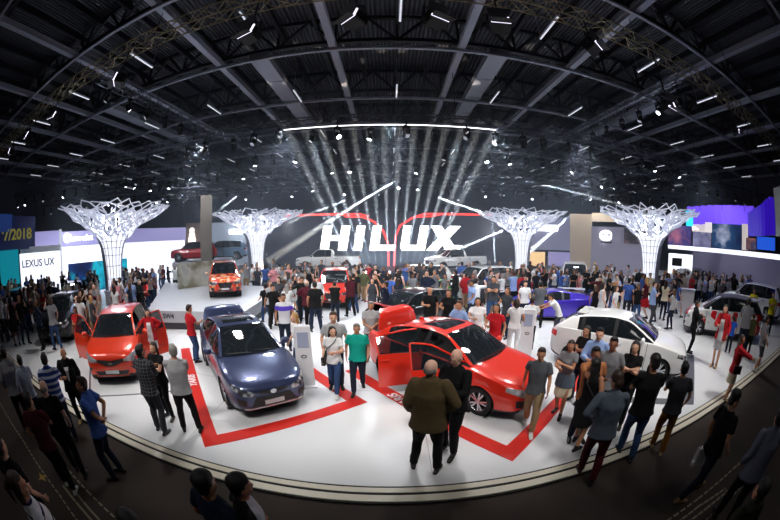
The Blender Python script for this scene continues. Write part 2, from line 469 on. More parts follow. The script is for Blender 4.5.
SUPER = dict(HATCH, kind='coupe', L=4.3, r=.33,
    top=[(2.1, .5), (2.0, .6), (1.8, .68), (1.4, .78), (1.0, .85), (.5, .9), (-1.3, .98), (-1.9, 1.0), (-2.05, .92), (-2.1, .8)],
    belt=[(2.1, .45), (2.0, .55), (1.8, .63), (1.4, .76), (1.0, .82), (0, .84), (-1.3, .92), (-1.9, .92), (-2.1, .75)],
    bot=[(2.1, .15), (1.9, .13), (1.4, .13), (-1.4, .13), (-1.9, .2), (-2.1, .3)],
    w=[(2.1, .6), (2.05, .74), (1.9, .85), (1.6, .9), (1.2, .92), (0, .9), (-1.2, .94), (-1.7, .93), (-1.95, .85), (-2.1, .7)],
    cowl=1.0, wst=.2, rft=-.6, rbt=-1.7, roof=1.22, roofr=1.18, cowlz=.86, rbz=1.0, wr=.5, axf=1.3, axr=-1.3,
    doors=[(.75, -.35)])

M_glass = mat('tinted_car_glass', (.012, .016, .02), .04, coat=1.0, alpha=.82)
M_tyre = mat('tyre_rubber', (.012, .012, .013), .75)
M_rim = mat('alloy_rim', (.62, .64, .68), .25, .9)
M_trim = mat('black_plastic_trim', (.015, .015, .017), .4)
M_chrome = mat('chrome', (.85, .86, .9), .08, 1.0)
def lamp_glass(nm='headlight_glass', dark=(.10, .11, .14, 1), edge=.6):
    m = bpy.data.materials.new(nm); m.use_nodes = True; nt = m.node_tree; b = nt.nodes['Principled BSDF']
    tc = nt.nodes.new('ShaderNodeTexCoord'); v = nt.nodes.new('ShaderNodeTexVoronoi'); v.inputs['Scale'].default_value = 9; nt.links.new(tc.outputs['Object'], v.inputs['Vector'])
    cr = nt.nodes.new('ShaderNodeValToRGB'); cr.color_ramp.elements[0].color = (.85, .88, .95, 1); cr.color_ramp.elements[0].position = .25; cr.color_ramp.elements[1].color = dark; cr.color_ramp.elements[1].position = edge
    nt.links.new(v.outputs['Distance'], cr.inputs[0]); nt.links.new(cr.outputs[0], b.inputs['Base Color']); b.inputs['Metallic'].default_value = .5; b.inputs['Roughness'].default_value = .12; b.inputs['Coat Weight'].default_value = 1
    return m
M_lamp = lamp_glass()
M_lampw = lamp_glass('clear_headlight_glass', (.5, .52, .56, 1), .8)
M_satin = mat('satin_silver', (.6, .62, .66), .4, .4)
M_lampglow = mat('lit_headlight', (.9, .93, 1), .1, emit=1.0)
M_tail = mat('red_tail_lamp', (.55, .01, .01), .15, coat=1.0)
M_plate = mat('licence_plate', (.75, .76, .78), .4)
M_seat = mat('dark_seat_fabric', (.035, .035, .04), .8)
M_inner = mat('dark_cabin_trim', (.02, .02, .022), .8)
M_panel = mat('grey_door_card', (.09, .085, .085), .7)

def paint(name, color, metal=.35):
    return mat(name, color, .28, metal, coat=1.0)

def wheel_meshes(r):
    key = 'wheel%.3f' % r
    if key in MATS: return MATS[key]
    ty = MB().lathe([(r * .66, -.095), (r * .80, -.105), (r * .95, -.098), (r, -.07), (r, .07), (r * .95, .098), (r * .80, .105), (r * .66, .095), (r * .62, .0), (r * .66, -.095)], 28)
    rm = MB().lathe([(r * .66, .10), (r * .62, .085), (r * .60, -.06)], 28)
    for k in range(5):
        a = 2 * PI * k / 5
        for s in (-.16, .16):
            c, d = math.cos(a + s * .45), math.sin(a + s * .45); c2, d2 = math.cos(a + s * 1.3), math.sin(a + s * 1.3)
            rm.bar((c * r * .1, d * r * .1, .085), (c2 * r * .63, d2 * r * .63, .075), .035, .03)
    rm.lathe([(0.001, .1), (r * .14, .098), (r * .17, .06), (.001, .05)], 16)
    hb = MB().lathe([(0.001, .0), (r * .6, .0), (r * .6, -.04), (.001, -.04)], 24)
    MATS[key] = (ty.mesh('tyre'), rm.mesh('rim'), hb.mesh('brake_disc'))
    MATS[key][0].materials.append(M_tyre); MATS[key][1].materials.append(M_rim); MATS[key][2].materials.append(M_inner)
    for me in MATS[key][:1]: me.polygons.foreach_set('use_smooth', [True] * len(me.polygons))
    return MATS[key]

def make_car(name, P, paint_m, loc, heading, lod=1, open_doors=(), lid=0.0, accent=None, grille='v', plate=True, sunroof=False, lamps=None, rails=False, hood_open=0.0, spoiler=False, skip_under=False):
    """heading: angle of the car's nose from +X; open_doors: {(door index, side): degrees}; side +1 = car's left (+Y in its frame)"""
    root = empty(name, loc, heading)
    xs0, xs1 = P['top'][-1][0], P['top'][0][0]
    nst = 64 if lod else 34
    xs = set(round(xs0 + (xs1 - xs0) * i / nst, 4) for i in range(nst + 1))
    for dx in (.02, .05, .09, .14): xs |= {round(xs0 + dx, 4), round(xs1 - dx, 4)}
    gaps = []
    for a, b in P['doors']:
        for q in (a, b): gaps.append((q - .007, q + .007)); xs |= {round(q - .007, 4), round(q + .007, 4)}
    hoodx = P['cowl'] + .0
    xs |= {round(hoodx, 4), round(hoodx + .012, 4), round(P['rbt'] - .02, 4), round(P['rbt'] - .035, 4)}
    xs = sorted(xs)
    # drop stations that sit almost on another one
    keep = [xs[0]]
    special = {round(v, 4) for g in gaps for v in g} | {round(hoodx, 4), round(hoodx + .012, 4)}
    for x in xs[1:]:
        if x - keep[-1] < .012 and x not in special: continue
        keep.append(x)
    xs = keep
    def section(x):
        w = interp(P['w'], x); zt = interp(P['top'], x); zb = interp(P['belt'], x); z0 = interp(P['bot'], x)
        zb = min(zb, zt - .02)
        H = zb - z0
        fender = 0.0
        for ax in (P['axf'], P['axr']): fender += .018 * math.exp(-((x - ax) / .42) ** 2)
        w2 = w + fender
        return [(0, z0), (w * .7, z0), (w2 * .93, z0 + .015), (w2 * .965, z0 + .07), (w2 * .975, z0 + .15 * H + .05), (w2 * .985, z0 + .35 * H), (w2, z0 + .55 * H), (w2 * .995, z0 + .68 * H), (w2 * .978, z0 + .76 * H), (w2 * .975, z0 + .88 * H),
                (w2 * .945, zb), (w2 * .90, zb + (zt - zb) * .35), (w2 * .8, zb + (zt - zb) * .62), (w2 * .72, zb + (zt - zb) * .80), (w2 * .45, zb + (zt - zb) * .95), (0, zt)]
    NS = 16
    secs = [section(x) for x in xs]
    def pt(i, j, s): y, z = secs[i][j]; return Vector((xs[i], y * s, z))
    in_gap = lambda x: any(a <= x <= b for a, b in gaps)
    parts = {}
    def addface(key, pts):
        mb = parts.setdefault(key, MB()); mb.add(pts, [tuple(range(len(pts)))])
    for i in range(len(xs) - 1):
        xm = (xs[i] + xs[i + 1]) / 2
        for j in range(NS - 1):
            for s in (1, -1):
                q = [pt(i, j, s), pt(i + 1, j, s), pt(i + 1, j + 1, s), pt(i, j + 1, s)]
                if s < 0: q = q[::-1]
                if j == NS - 2 or j == 0: 
                    pass
                key = 'body'
                door = None
                for di, (a, b) in enumerate(P['doors']):
                    if b < xm < a: door = di
                if 3 <= j <= 9:
                    if in_gap(xm): key = 'gap'
                    elif door is not None: key = ('door', door, s)
                elif j == 2 or (j == 1 and False): key = 'sill'
                if j in (0, 1): key = 'under'
                if j >= 11:
                    if P['rbt'] + .05 < xm < P['cowl'] - .02: key = 'deck'
                    elif xm > P['cowl'] and j >= 11 and xm < hoodx + .012: key = 'gap'
                    elif xm > P['cowl'] and hood_open and j >= 12 and xm < xs1 - .12: key = 'hood'
                    elif xm < P['rbt'] and lid and P['kind'] == 'sedan' and j >= 12: key = 'lid'
                if P['kind'] == 'pickup' and xm < P['rbt'] - .15 and xm > xs0 + .1 and j >= 11: key = 'bed'
                addface(key, q)
    for i, s_ in ((0, -1), (len(xs) - 1, 1)):       # nose and tail faces
        for j in range(NS - 1):
            q = [pt(i, j, 1), pt(i, j, -1), pt(i, j + 1, -1), pt(i, j + 1, 1)]
            addface('body', [p for k, p in enumerate(q) if not any((p - q[l]).length < 1e-6 for l in range(k))])
    def finish(mb, nm, m, parent, smooth=True, thick=0.0, pivot=None, auto=35):
        me = mb.mesh(nm); bm = bmesh.new(); bm.from_mesh(me)
        bmesh.ops.remove_doubles(bm, verts=bm.verts, dist=.0006)
        bmesh.ops.recalc_face_normals(bm, faces=bm.faces)
        if thick: bmesh.ops.solidify(bm, geom=list(bm.faces), thickness=thick)
        if pivot is not None: bmesh.ops.translate(bm, verts=bm.verts, vec=-Vector(pivot))
        for e in bm.edges:
            if len(e.link_faces) == 2 and e.calc_face_angle(0) > math.radians(auto): e.smooth = False
        bm.to_mesh(me); bm.free()
        return link_mesh(nm, me, m, parent, pivot, smooth)
    body_bvh_mb = MB()
    for k, v in parts.items():
        if k in ('under', 'deck'): continue
        body_bvh_mb.add(v.v, v.f)
    bvh = BVHTree.FromPolygons([Vector(p) for p in body_bvh_mb.v], body_bvh_mb.f)
    # wheel arches: cut by dropping faces inside the arch circle, after refining them
    def cut_arches(mb):
        me = mb.mesh('tmp'); bm = bmesh.new(); bm.from_mesh(me); bmesh.ops.remove_doubles(bm, verts=bm.verts, dist=.0006)
        R = P['r'] * 1.13
        N = 14
        for ax in (P['axf'], P['axr']):
            for k in range(N + 1):       # slice the shell along the arch with short planes
                a = PI * k / N
                nrm = Vector((math.cos(a), 0, math.sin(a))); co = Vector((ax, 0, P['r'])) + nrm * R
                g = [f for f in bm.faces if abs(f.calc_center_median().x - ax) < R + .2 and abs(f.calc_center_median().y) > .35 and f.calc_center_median().z < P['r'] + R + .1
                     and (f.calc_center_median() - co).dot(nrm) < .3 and abs((f.calc_center_median() - co).dot(Vector((-nrm.z, 0, nrm.x)))) < R * .45 + .1]
                es = {e for f in g for e in f.edges}; vs = {v for f in g for v in f.verts}
                bmesh.ops.bisect_plane(bm, geom=list(g) + list(es) + list(vs), plane_co=co, plane_no=nrm, dist=1e-5)
            dead = []
            for f in bm.faces:
                c = f.calc_center_median()
                if abs(c.y) > .45 and c.z < P['r'] + R and math.hypot(c.x - ax, max(0, c.z - P['r'])) < R * 1.0 and abs(c.x - ax) < R:
                    dead.append(f)
            bmesh.ops.delete(bm, geom=dead, context='FACES')
        out = MB(); out.add([v.co.copy() for v in bm.verts], [])
        bm.verts.index_update(); n0 = 0
        out.f = [tuple(v.index for v in f.verts) for f in bm.faces]; out.mi = [0] * len(out.f); bm.free()
        return out
    body = finish(cut_arches(parts['body']) if not skip_under else parts['body'], 'body_shell', paint_m, root, thick=0)
    misc = MB()
    for k in ('gap', 'sill', 'under', 'deck', 'bed'):
        if k in parts: misc.add(parts[k].v, parts[k].f)
    finish(cut_arches(misc), 'underbody', M_inner, root, auto=20)
    # cabin floor and firewall seen through the openings
    mb = MB()
    wi = interp(P['w'], 0) * .86
    mb.box((P['cowl'] + P['rbt']) / 2, 0, .33, P['cowl'] - P['rbt'], wi * 2, .06)
    mb.box(P['cowl'] - .12, 0, .68, .2, wi * 1.9, .6)
    mb.box(P['rbt'] + .3, 0, .62, .06, wi * 1.8, .6)
    for ax in (P['axf'], P['axr']):
        for s in (1, -1):
            mb.lathe([(P['r'] * 1.15, -.16), (P['r'] * 1.15, .14)], 20, Matrix.Translation((ax, s * (P['track'] - .04), P['r'])) @ Matrix.Rotation(-PI / 2, 4, 'X'))
            mb.box(ax, s * (P['track'] - .22), P['r'] + .05, P['r'] * 2.1, .04, P['r'] * 1.9)
    mb.build('cabin_floor', M_inner, root)
    # ---- doors
    for di, (a, b) in enumerate(P['doors']):
        for s in (1, -1):
            k = ('door', di, s)
            if k not in parts: continue
            ang = open_doors.get((di, s), 0) if open_doors else 0
            pv = Vector((a, s * interp(P['w'], a) * .97, 0))
            d = finish(parts[k], 'door', paint_m, root, thick=0.0, pivot=pv)
            if ang: d.rotation_euler.z = -s * math.radians(ang)
            if ang:
                me = parts[k]; inn = MB(); zs = [p[2] for p in me.v]; z0, z1 = min(zs), max(zs)
                inn.box(-(a - b) / 2, -s * .06, (z0 + z1) / 2, (a - b) * .94, .07, (z1 - z0) * .95)
                inn.build('door_card', M_panel, d, bevel=.01)
                MB().box(-(a - b) / 2, -s * .115, (z0 + z1) / 2 + .05, (a - b) * .55, .05, .06).build('armrest', M_trim, d)
            y = interp(P['w'], b + .16) * 1.0
            hp = Vector((b + .15, s * y, interp(P['belt'], b) - .13)) - pv
            hb = MB().box(hp.x, hp.y + s * .012, hp.z, .17, .035, .028); hb.build('door_handle', paint_m if lod else M_trim, d, bevel=.008)
            MATS.setdefault('_doors', {})[(root.name, di, s)] = (d, pv, ang)
    # ---- greenhouse
    gx = [P['cowl'], P['wst'], P['rft'], P['rbt']]
    roofz = [(P['cowl'], P['cowlz']), ((P['cowl'] + P['wst']) / 2 - .02, (P['cowlz'] + P['roof'] - .04) / 2 + .035), (P['wst'], P['roof'] - .045), ((P['wst'] * 2 + P['rft']) / 3, P['roof']), (P['rft'], P['roofr']), ((P['rft'] + P['rbt']) / 2 - .02, (P['roofr'] + P['rbz']) / 2 + .05), (P['rbt'], P['rbz'])]
    n = 40 if lod else 24
    us = set(round(P['rbt'] + (P['cowl'] - P['rbt']) * i / n, 4) for i in range(n + 1)) | {round(P['wst'], 4), round(P['rft'], 4)}
    pill = []
    for di, (a, b) in enumerate(P['doors']):
        if di > 0 or len(P['doors']) == 1: pass
        pill.append((b - .07, b + .03)); us |= {round(b - .07, 4), round(b + .03, 4)}
    us = sorted(us); kk = [us[0]]
    hard = {round(v, 4) for pr in pill for v in pr} | {round(P['wst'], 4), round(P['rft'], 4), us[-1]}
    for u in us[1:]:
        if u - kk[-1] < .03 and u not in hard and kk[-1] in hard: continue
        if u - kk[-1] < .03 and u in hard and kk[-1] not in hard: kk.pop()
        kk.append(u)
    us = kk
    wrail = P['wr']
    def gsec(u):
        zr = interp(roofz, u); yb = interp(P['w'], u) * .93; zb = interp(P['belt'], u) - .005
        zr = max(zr, zb + .02)
        f = min(1, max(0, (zr - zb) / (P['roof'] - zb)))
        yr = yb + (wrail - yb) * f ** .9
        zrail = zb + (zr - .045 - zb) * 1.0 if f > .25 else zb + (zr - zb) * .8
        zrail = max(zb + .004, zrail)
        ym = (yb + yr) / 2 + .012 * f; zm = (zb + zrail) / 2
        pts = [(yb, zb), (yb + (ym - yb) * .5 + .004 * f, zb + (zm - zb) * .5), (ym, zm), (ym + (yr - ym) * .55 + .006 * f, zm + (zrail - zm) * .5), (yr, zrail), (yr * .965, zrail + (zr - zrail) * .45), (yr * .91, zrail + (zr - zrail) * .62), (yr * .7, zrail + (zr - zrail) * .82), (yr * .35, zrail + (zr - zrail) * .96), (0, zr)]
        return pts
    def bowx(u, y, yb):
        k = 1 - min(1, abs(y) / max(yb, .01)) ** 2
        if u > P['wst']: return u + P['bow'] * k * (.4 + .6 * (u - P['wst']) / (P['cowl'] - P['wst'])) 
        if u < P['rft']: return u - P['rbow'] * k * (.4 + .6 * (P['rft'] - u) / (P['rft'] - P['rbt']))
        kk = (u - P['rft']) / (P['wst'] - P['rft'])
        return u + k * (.4 * P['bow'] * kk ** 3 - .4 * P['rbow'] * (1 - kk) ** 3)
    gs = [gsec(u) for u in us]; gp = {}
    def gpt(i, j, s):
        y, z = gs[i][j]; return Vector((bowx(us[i], y, gs[i][0][0]), y * s, z))
    for i in range(len(us) - 1):
        um = (us[i] + us[i + 1]) / 2
        for j in range(9):
            for s in (1, -1):
                q = [gpt(i, j, s), gpt(i + 1, j, s), gpt(i + 1, j + 1, s), gpt(i, j + 1, s)]
                if s < 0: q = q[::-1]
                if j < 4:
                    door = None
                    for di, (a, b) in enumerate(P['doors']):
                        if b < um < a or (di == 0 and um >= a): door = di
                    isp = any(a <= um <= b for a, b in pill)
                    if isp: key = ('pillar', [k_ for k_, pr in enumerate(pill) if pr[0] <= um <= pr[1]][0], s)
                    elif um < P['rft'] - (.30 if P['kind'] == 'sedan' else .05 if P['kind'] == 'suv' else .12): key = 'roof'
                    else: key = ('side_window', door, s)
                    if P['kind'] == 'pickup' and um < P['rft'] + .05: key = 'roof'
                elif j < 6: key = 'roof'
                else:
                    if um > P['wst']: key = 'windshield'
                    elif um < P['rft']: key = 'rear_window'
                    else: key = 'roof'
                    if sunroof and key == 'roof' and j >= 7 and P['wst'] - .75 < um < P['wst'] - .12: key = 'sunroof'
                gp.setdefault(key, MB()).add(q, [(0, 1, 2, 3)])
    for key, mb in gp.items():
        if key == 'roof': finish(mb, 'roof', paint_m if not (accent == 'roof') else M_trim, root)
        elif key[0] == 'pillar': finish(mb, 'pillar', M_trim, root)
        elif isinstance(key, tuple):
            dd = MATS.get('_doors', {}).get((root.name, key[1], key[2]))
            if dd and dd[2]:
                d, pv, ang = dd
                mb.v = [tuple(Vector(p) - pv) for p in mb.v]
                g = finish(mb, 'side_window', M_glass, d)
                # window frame of the open door
                fr = MB()
                ii = [i for i in range(len(us)) if P['doors'][key[1]][1] + .02 <= us[i] <= (P['doors'][key[1]][0] if key[1] else P['cowl'])]
                line = [gpt(i, 4, key[2]) - pv for i in ii]
                lo = gpt(ii[0], 0, key[2]) - pv
                if len(line) > 1: fr.tube([lo] + line, .02, 6)
                fr.build('window_frame', paint_m, d)
            else: finish(mb, 'side_window', M_glass, root)
        elif key == 'windshield': finish(mb, 'windshield', M_glass, root)
        elif key == 'rear_window': finish(mb, 'rear_window', M_glass, root)
        elif key == 'sunroof':
            mb.v = [(p[0], p[1], p[2] + .006) for p in mb.v]; finish(mb, 'sunroof', M_glass, root)
    # ---- lid / hood
    if 'lid' in parts:
        pv = Vector((P['rbt'], 0, interp(P['top'], P['rbt'])))
        l = finish(parts['lid'], 'boot_lid', paint_m, root, pivot=pv, thick=.03); l.rotation_euler.y = math.radians(lid)
    if 'hood' in parts:
        pv = Vector((hoodx + .02, 0, interp(P['top'], hoodx)))
        l = finish(parts['hood'], 'hood', paint_m, root, pivot=pv, thick=.03); l.rotation_euler.y = -math.radians(hood_open)
    # ---- projected detail patches
    def patch(nm, poly, m, side='front', off=.008, parent=None, mirror=False, res=.07):
        fs = [1, -1] if mirror else [1]
        out = None
        for sg in fs:
            pl = [(p * sg, q) for p, q in poly] if side in ('front', 'back', 'top') else poly
            if sg < 0: pl = pl[::-1]
            pts = [Vector(p) for p in pl]; n0 = len(pts)
            bd = []
            for i in range(n0):
                a, b = pts[i], pts[(i + 1) % n0]; nn = max(1, int((b - a).length / res))
                for t in range(nn): bd.append(a.lerp(b, t / nn))
            inner = []
            x0, x1 = min(p.x for p in bd), max(p.x for p in bd); y0, y1 = min(p.y for p in bd), max(p.y for p in bd)
            def inside(p):
                c = False
                for i in range(len(bd)):
                    a, b = bd[i], bd[i - 1]
                    if (a.y > p.y) != (b.y > p.y) and p.x < (b.x - a.x) * (p.y - a.y) / (b.y - a.y) + a.x: c = not c
                return c
            yy = y0 + res / 2
            while yy < y1:
                xx = x0 + res / 2
                while xx < x1:
                    p = Vector((xx, yy))
                    if inside(p) and min((p - q).length for q in bd) > res * .35: inner.append(p)
                    xx += res
                yy += res
            vs, es, fc, *_ = delaunay_2d_cdt(bd + inner, [(i, (i + 1) % len(bd)) for i in range(len(bd))], [list(range(len(bd)))], 1, 1e-5)
            V3 = []
            for v in vs:
                if side == 'front': o, d = Vector((4, v.x, v.y)), Vector((-1, 0, 0))
                elif side == 'back': o, d = Vector((-4, v.x, v.y)), Vector((1, 0, 0))
                elif side == 'top': o, d = Vector((v.y, v.x, 3)), Vector((0, 0, -1))
                elif side == 'left': o, d = Vector((v.x, 3, v.y)), Vector((0, -1, 0))
                else: o, d = Vector((v.x, -3, v.y)), Vector((0, 1, 0))
                h, nn_, *_r = bvh.ray_cast(o, d)
                if h is None: h, nn_, *_r = bvh.find_nearest(o + d * 2.2)
                if nn_.dot(d) > 0: nn_ = -nn_
                V3.append(h + nn_ * off - d * off)
            mb = MB(); mb.add(V3, [tuple(f) for f in fc])
            me = mb.mesh(nm); bm = bmesh.new(); bm.from_mesh(me)
            bmesh.ops.solidify(bm, geom=list(bm.faces), thickness=off * .9); bm.to_mesh(me); bm.free()
            out = link_mesh(nm, me, m, parent or root, None, False)
        return out
    zn = interp(P['belt'], xs1 - .05); z0 = interp(P['bot'], xs1); zt = interp(P['top'], xs1); W = interp(P['w'], xs1 - .25)
    Hn = zt - z0
    lm = lamps or M_lamp
    if grille == 'v':        # slim upper grille, tall lower intake
        patch('headlight', [(W * .42, zt - .06 * Hn / .4), (W * .98, zt + .10), (W * 1.01, zt + .02), (W * .80, zt - .10), (W * .5, zt - .12)], lm, mirror=True)
        patch('grille', [(-W * .40, zt - .03), (0, zt - .045), (W * .40, zt - .03), (W * .34, zt - .09), (0, zt - .13), (-W * .34, zt - .09)], M_trim)
        patch('lower_grille', [(-W * .46, z0 + .26), (W * .46, z0 + .26), (W * .62, z0 + .05), (-W * .62, z0 + .05)], M_trim)
        patch('fog_lamp', [(W * .70, z0 + .22), (W * .92, z0 + .26), (W * .90, z0 + .10), (W * .72, z0 + .08)], M_trim, mirror=True)
        if lod: patch('bumper_trim', [(-W * .78, z0 + .045), (W * .78, z0 + .045), (W * .80, z0 + .015), (-W * .80, z0 + .015)], M_satin, off=.012)
    elif grille == 'wing':   # hatchback: black moustache grille
        patch('headlight', [(W * .50, zt + .0), (W * .96, zt + .16), (W * 1.0, zt + .06), (W * .82, zt - .06), (W * .55, zt - .05)], lm, mirror=True)
        patch('grille', [(-W * .56, zt + .02), (0, zt - .02), (W * .56, zt + .02), (W * .5, zt - .05), (W * .2, zt - .14), (0, zt - .16), (-W * .2, zt - .14), (-W * .5, zt - .05)], M_trim)
        patch('lower_grille', [(-W * .66, z0 + .16), (-W * .4, z0 + .15), (W * .4, z0 + .15), (W * .66, z0 + .16), (W * .56, z0 + .045), (-W * .56, z0 + .045)], M_trim)
        patch('fog_lamp', [(W * .72, z0 + .25), (W * .93, z0 + .24), (W * .86, z0 + .13)], M_trim, mirror=True)
    else:
        patch('headlight', [(W * .48, zt - .02), (W * .98, zt + .06), (W * 1.0, zt - .04), (W * .86, zt - .12), (W * .5, zt - .11)], lm, mirror=True)
        patch('grille', [(-W * .44, zt - .02), (W * .44, zt - .02), (W * .36, z0 + .16), (-W * .36, z0 + .16)], M_trim)
        patch('fog_lamp', [(W * .66, z0 + .2), (W * .9, z0 + .22), (W * .86, z0 + .08), (W * .66, z0 + .08)], M_trim, mirror=True)
        patch('lower_grille', [(-W * .5, z0 + .12), (W * .5, z0 + .12), (W * .46, z0 + .02), (-W * .46, z0 + .02)], M_trim)
    # badge: a small chrome oval with a bar
    patch('badge', [(.065 * math.cos(t * PI / 6), zt - .07 + .045 * math.sin(t * PI / 6)) for t in range(12)], M_chrome, off=.018, res=.03)
    if plate: patch('number_plate', [(-.2, z0 + .17), (.2, z0 + .17), (.2, z0 + .085), (-.2, z0 + .085)], M_plate, off=.02)
    ztl = interp(P['belt'], xs0 + .1)
    patch('tail_lamp', [(W * .48, ztl - .02), (W * .97, ztl + .0), (W * .99, ztl - .16), (W * .62, ztl - .15)], M_tail, side='back', mirror=True, off=.012)
    # ---- wheels
    ty, rm, hb = wheel_meshes(P['r'])
    for ax in (P['axf'], P['axr']):
        for s in (1, -1):
            w = bpy.data.objects.new('wheel', ty); COL.objects.link(w); w.parent = root
            w.location = (ax, s * P['track'], P['r']); w.rotation_euler = (-s * PI / 2, 0, 0)
            q = bpy.data.objects.new('rim', rm); COL.objects.link(q); q.parent = w
            q = bpy.data.objects.new('brake_disc', hb); COL.objects.link(q); q.parent = w
    # ---- mirrors, wipers, seats
    ymir = interp(P['w'], P['cowl']) * .97; zmir = interp(P['belt'], P['cowl'] - .2) + .07
    for s in (1, -1):
        dd = MATS['_doors'].get((root.name, 0, s)); par, pv = (dd[0], dd[1]) if dd and dd[2] else (root, Vector((0, 0, 0)))
        m = MB(); cx = P['cowl'] - .30
        m.lathe([(.001, -.1), (.05, -.09), (.075, -.04), (.08, .04), (.06, .09), (.001, .1)], 10, Matrix.Translation(Vector((cx, s * (ymir + .12), zmir + .02)) - pv) @ Matrix.Rotation(PI / 2, 4, 'X') @ Matrix.Diagonal((.75, 1, 1, 1)))
        m.bar(Vector((cx, s * (ymir - .06), zmir - .05)) - pv, Vector((cx, s * (ymir + .08), zmir - .0)) - pv, .05, .03)
        m.build('wing_mirror', paint_m, par, smooth=True)
    if lod:
        for sx in (.1, -.72):
            for s in (.36, -.36):
                m = MB()
                m.box(sx, s, .55, .48, .46, .16); m.box(sx - .28, s, .86, .14, .46, .58, 0); m.box(sx - .31, s, 1.2, .09, .24, .17)
                m.build('seat', M_seat, root, bevel=.03)
        MB().lathe([(.17, -.012), (.185, 0), (.17, .012), (.155, 0), (.17, -.012)], 20, Matrix.Translation((.52, .36, .92)) @ Matrix.Rotation(math.radians(65), 4, 'Y')).build('steering_wheel', M_trim, root)
        MB().box(.75, 0, .9, .3, wi * 1.75, .16).build('dashboard', M_inner, root, bevel=.03)
        m = MB()
        for y0 in (.05, -.55):
            m.tube([(P['cowl'] + P['bow'] * .9 - .03, y0 + .5, P['cowlz'] + .035), (P['cowl'] + P['bow'] * .9 - .06, y0, P['cowlz'] + .065)], .009, 5)
        m.build('wiper', M_trim, root)
    if rails:
        for s in (1, -1):
            MB().tube([(P['wst'] - .15, s * wrail * .95, P['roof'] - .03), (P['wst'] - .25, s * wrail * .95, P['roof'] + .03), (P['rft'] + .25, s * wrail * .95, P['roofr'] + .05), (P['rft'] + .15, s * wrail * .95, P['roofr'] - .02)], .018, 6).build('roof_rail', M_chrome, root)
    if spoiler:
        MB().box(P['rft'] - .08, 0, P['roofr'] + .015, .3, wrail * 1.7, .03).build('roof_spoiler', paint_m, root, bevel=.01)
    if P['kind'] in ('sedan', 'hatch', 'suv') and lod:
        m = MB(); zr = P['roofr'] + .01
        m.prism([(P['rft'] + .22, zr), (P['rft'] + .05, zr + .07), (P['rft'] - .02, zr + .06), (P['rft'] - .02, zr - .02)], -.012, .012, 'xz').build('roof_antenna', paint_m, root)
    return root
# ------------------------------------------------------------------ people
SKINS = [mat('skin_%s' % n, c, .55) for n, c in (('light', 'd9a689'), ('tan', 'b98262'), ('brown', '8a5a40'), ('pink', 'e0b09a'))]
HAIRS = {n: mat('hair_' + n, c, .6) for n, c in (('black', '120e0d'), ('dark_brown', '2a1a12'), ('brown', '4a2f1e'), ('blond', 'b08850'), ('grey', '8c8884'), ('thin_grey', '77706a'))}
M_eye = mat('eye', '1a1412', .3)
M_lip = mat('lips', '9a5048', .5)
def cloth(name, c, **k): return mat('cloth_' + name, c, .85, bump=.4, noise_scale=14, noise_amt=.12, spec=.2, **k)
def stripe_mat(name, ca, cb, scale, axis=2, width=.5, plaid=False, cc=None):
    if name in MATS: return MATS[name]
    m, nt, b = node_mat(name); tc = nt.nodes.new('ShaderNodeTexCoord'); sp = nt.nodes.new('ShaderNodeSeparateXYZ')
    nt.links.new(tc.outputs['Object'], sp.inputs[0])
    def band(ax, sc, w):
        a = nt.nodes.new('ShaderNodeMath'); a.operation = 'MULTIPLY'; a.inputs[1].default_value = sc; nt.links.new(sp.outputs[ax], a.inputs[0])
        f = nt.nodes.new('ShaderNodeMath'); f.operation = 'FRACT'; nt.links.new(a.outputs[0], f.inputs[0])
        g = nt.nodes.new('ShaderNodeMath'); g.operation = 'LESS_THAN'; g.inputs[1].default_value = w; nt.links.new(f.outputs[0], g.inputs[0]); return g
    g = band(axis, scale, width)
    mx = nt.nodes.new('ShaderNodeMix'); mx.data_type = 'RGBA'; mx.inputs['A'].default_value = (*hexc(ca), 1); mx.inputs['B'].default_value = (*hexc(cb), 1)
    if plaid:
        g2 = band(0, scale, width); ad = nt.nodes.new('ShaderNodeMath'); ad.operation = 'MAXIMUM'
        nt.links.new(g.outputs[0], ad.inputs[0]); nt.links.new(g2.outputs[0], ad.inputs[1]); g = ad
    nt.links.new(g.outputs[0], mx.inputs['Factor']); nt.links.new(mx.outputs['Result'], b.inputs['Base Color'])
    b.inputs['Roughness'].default_value = .85
    MATS[name] = m
    return m

def loft(mb, rings, n=12, flat=''):
    """rings: (centre, side vector, depth vector) ellipses -> closed tube with rounded ends"""
    c0, s0, d0 = rings[0]; c1, s1, d1 = rings[-1]
    e0 = (rings[0][0] - rings[1][0]).normalized() * min(s0.length, d0.length); e1 = (rings[-1][0] - rings[-2][0]).normalized() * min(s1.length, d1.length)
    R = list(rings)
    if 'a' not in flat: R = [(c0 + e0 * .9, s0 * .35, d0 * .35), (c0 + e0 * .6, s0 * .78, d0 * .78)] + R
    if 'b' not in flat: R = R + [(c1 + e1 * .6, s1 * .78, d1 * .78), (c1 + e1 * .9, s1 * .35, d1 * .35)]
    vs = []; fs = []
    for c, s, d in R:
        for k in range(n):
            t = 2 * PI * k / n; vs.append(c + s * math.cos(t) + d * math.sin(t))
    m = len(R)
    for i in range(m - 1):
        for k in range(n): fs.append((i * n + k, i * n + (k + 1) % n, (i + 1) * n + (k + 1) % n, (i + 1) * n + k))
    fs += [tuple(range(n))[::-1], tuple(range((m - 1) * n, m * n))]
    mb.add(vs, fs)

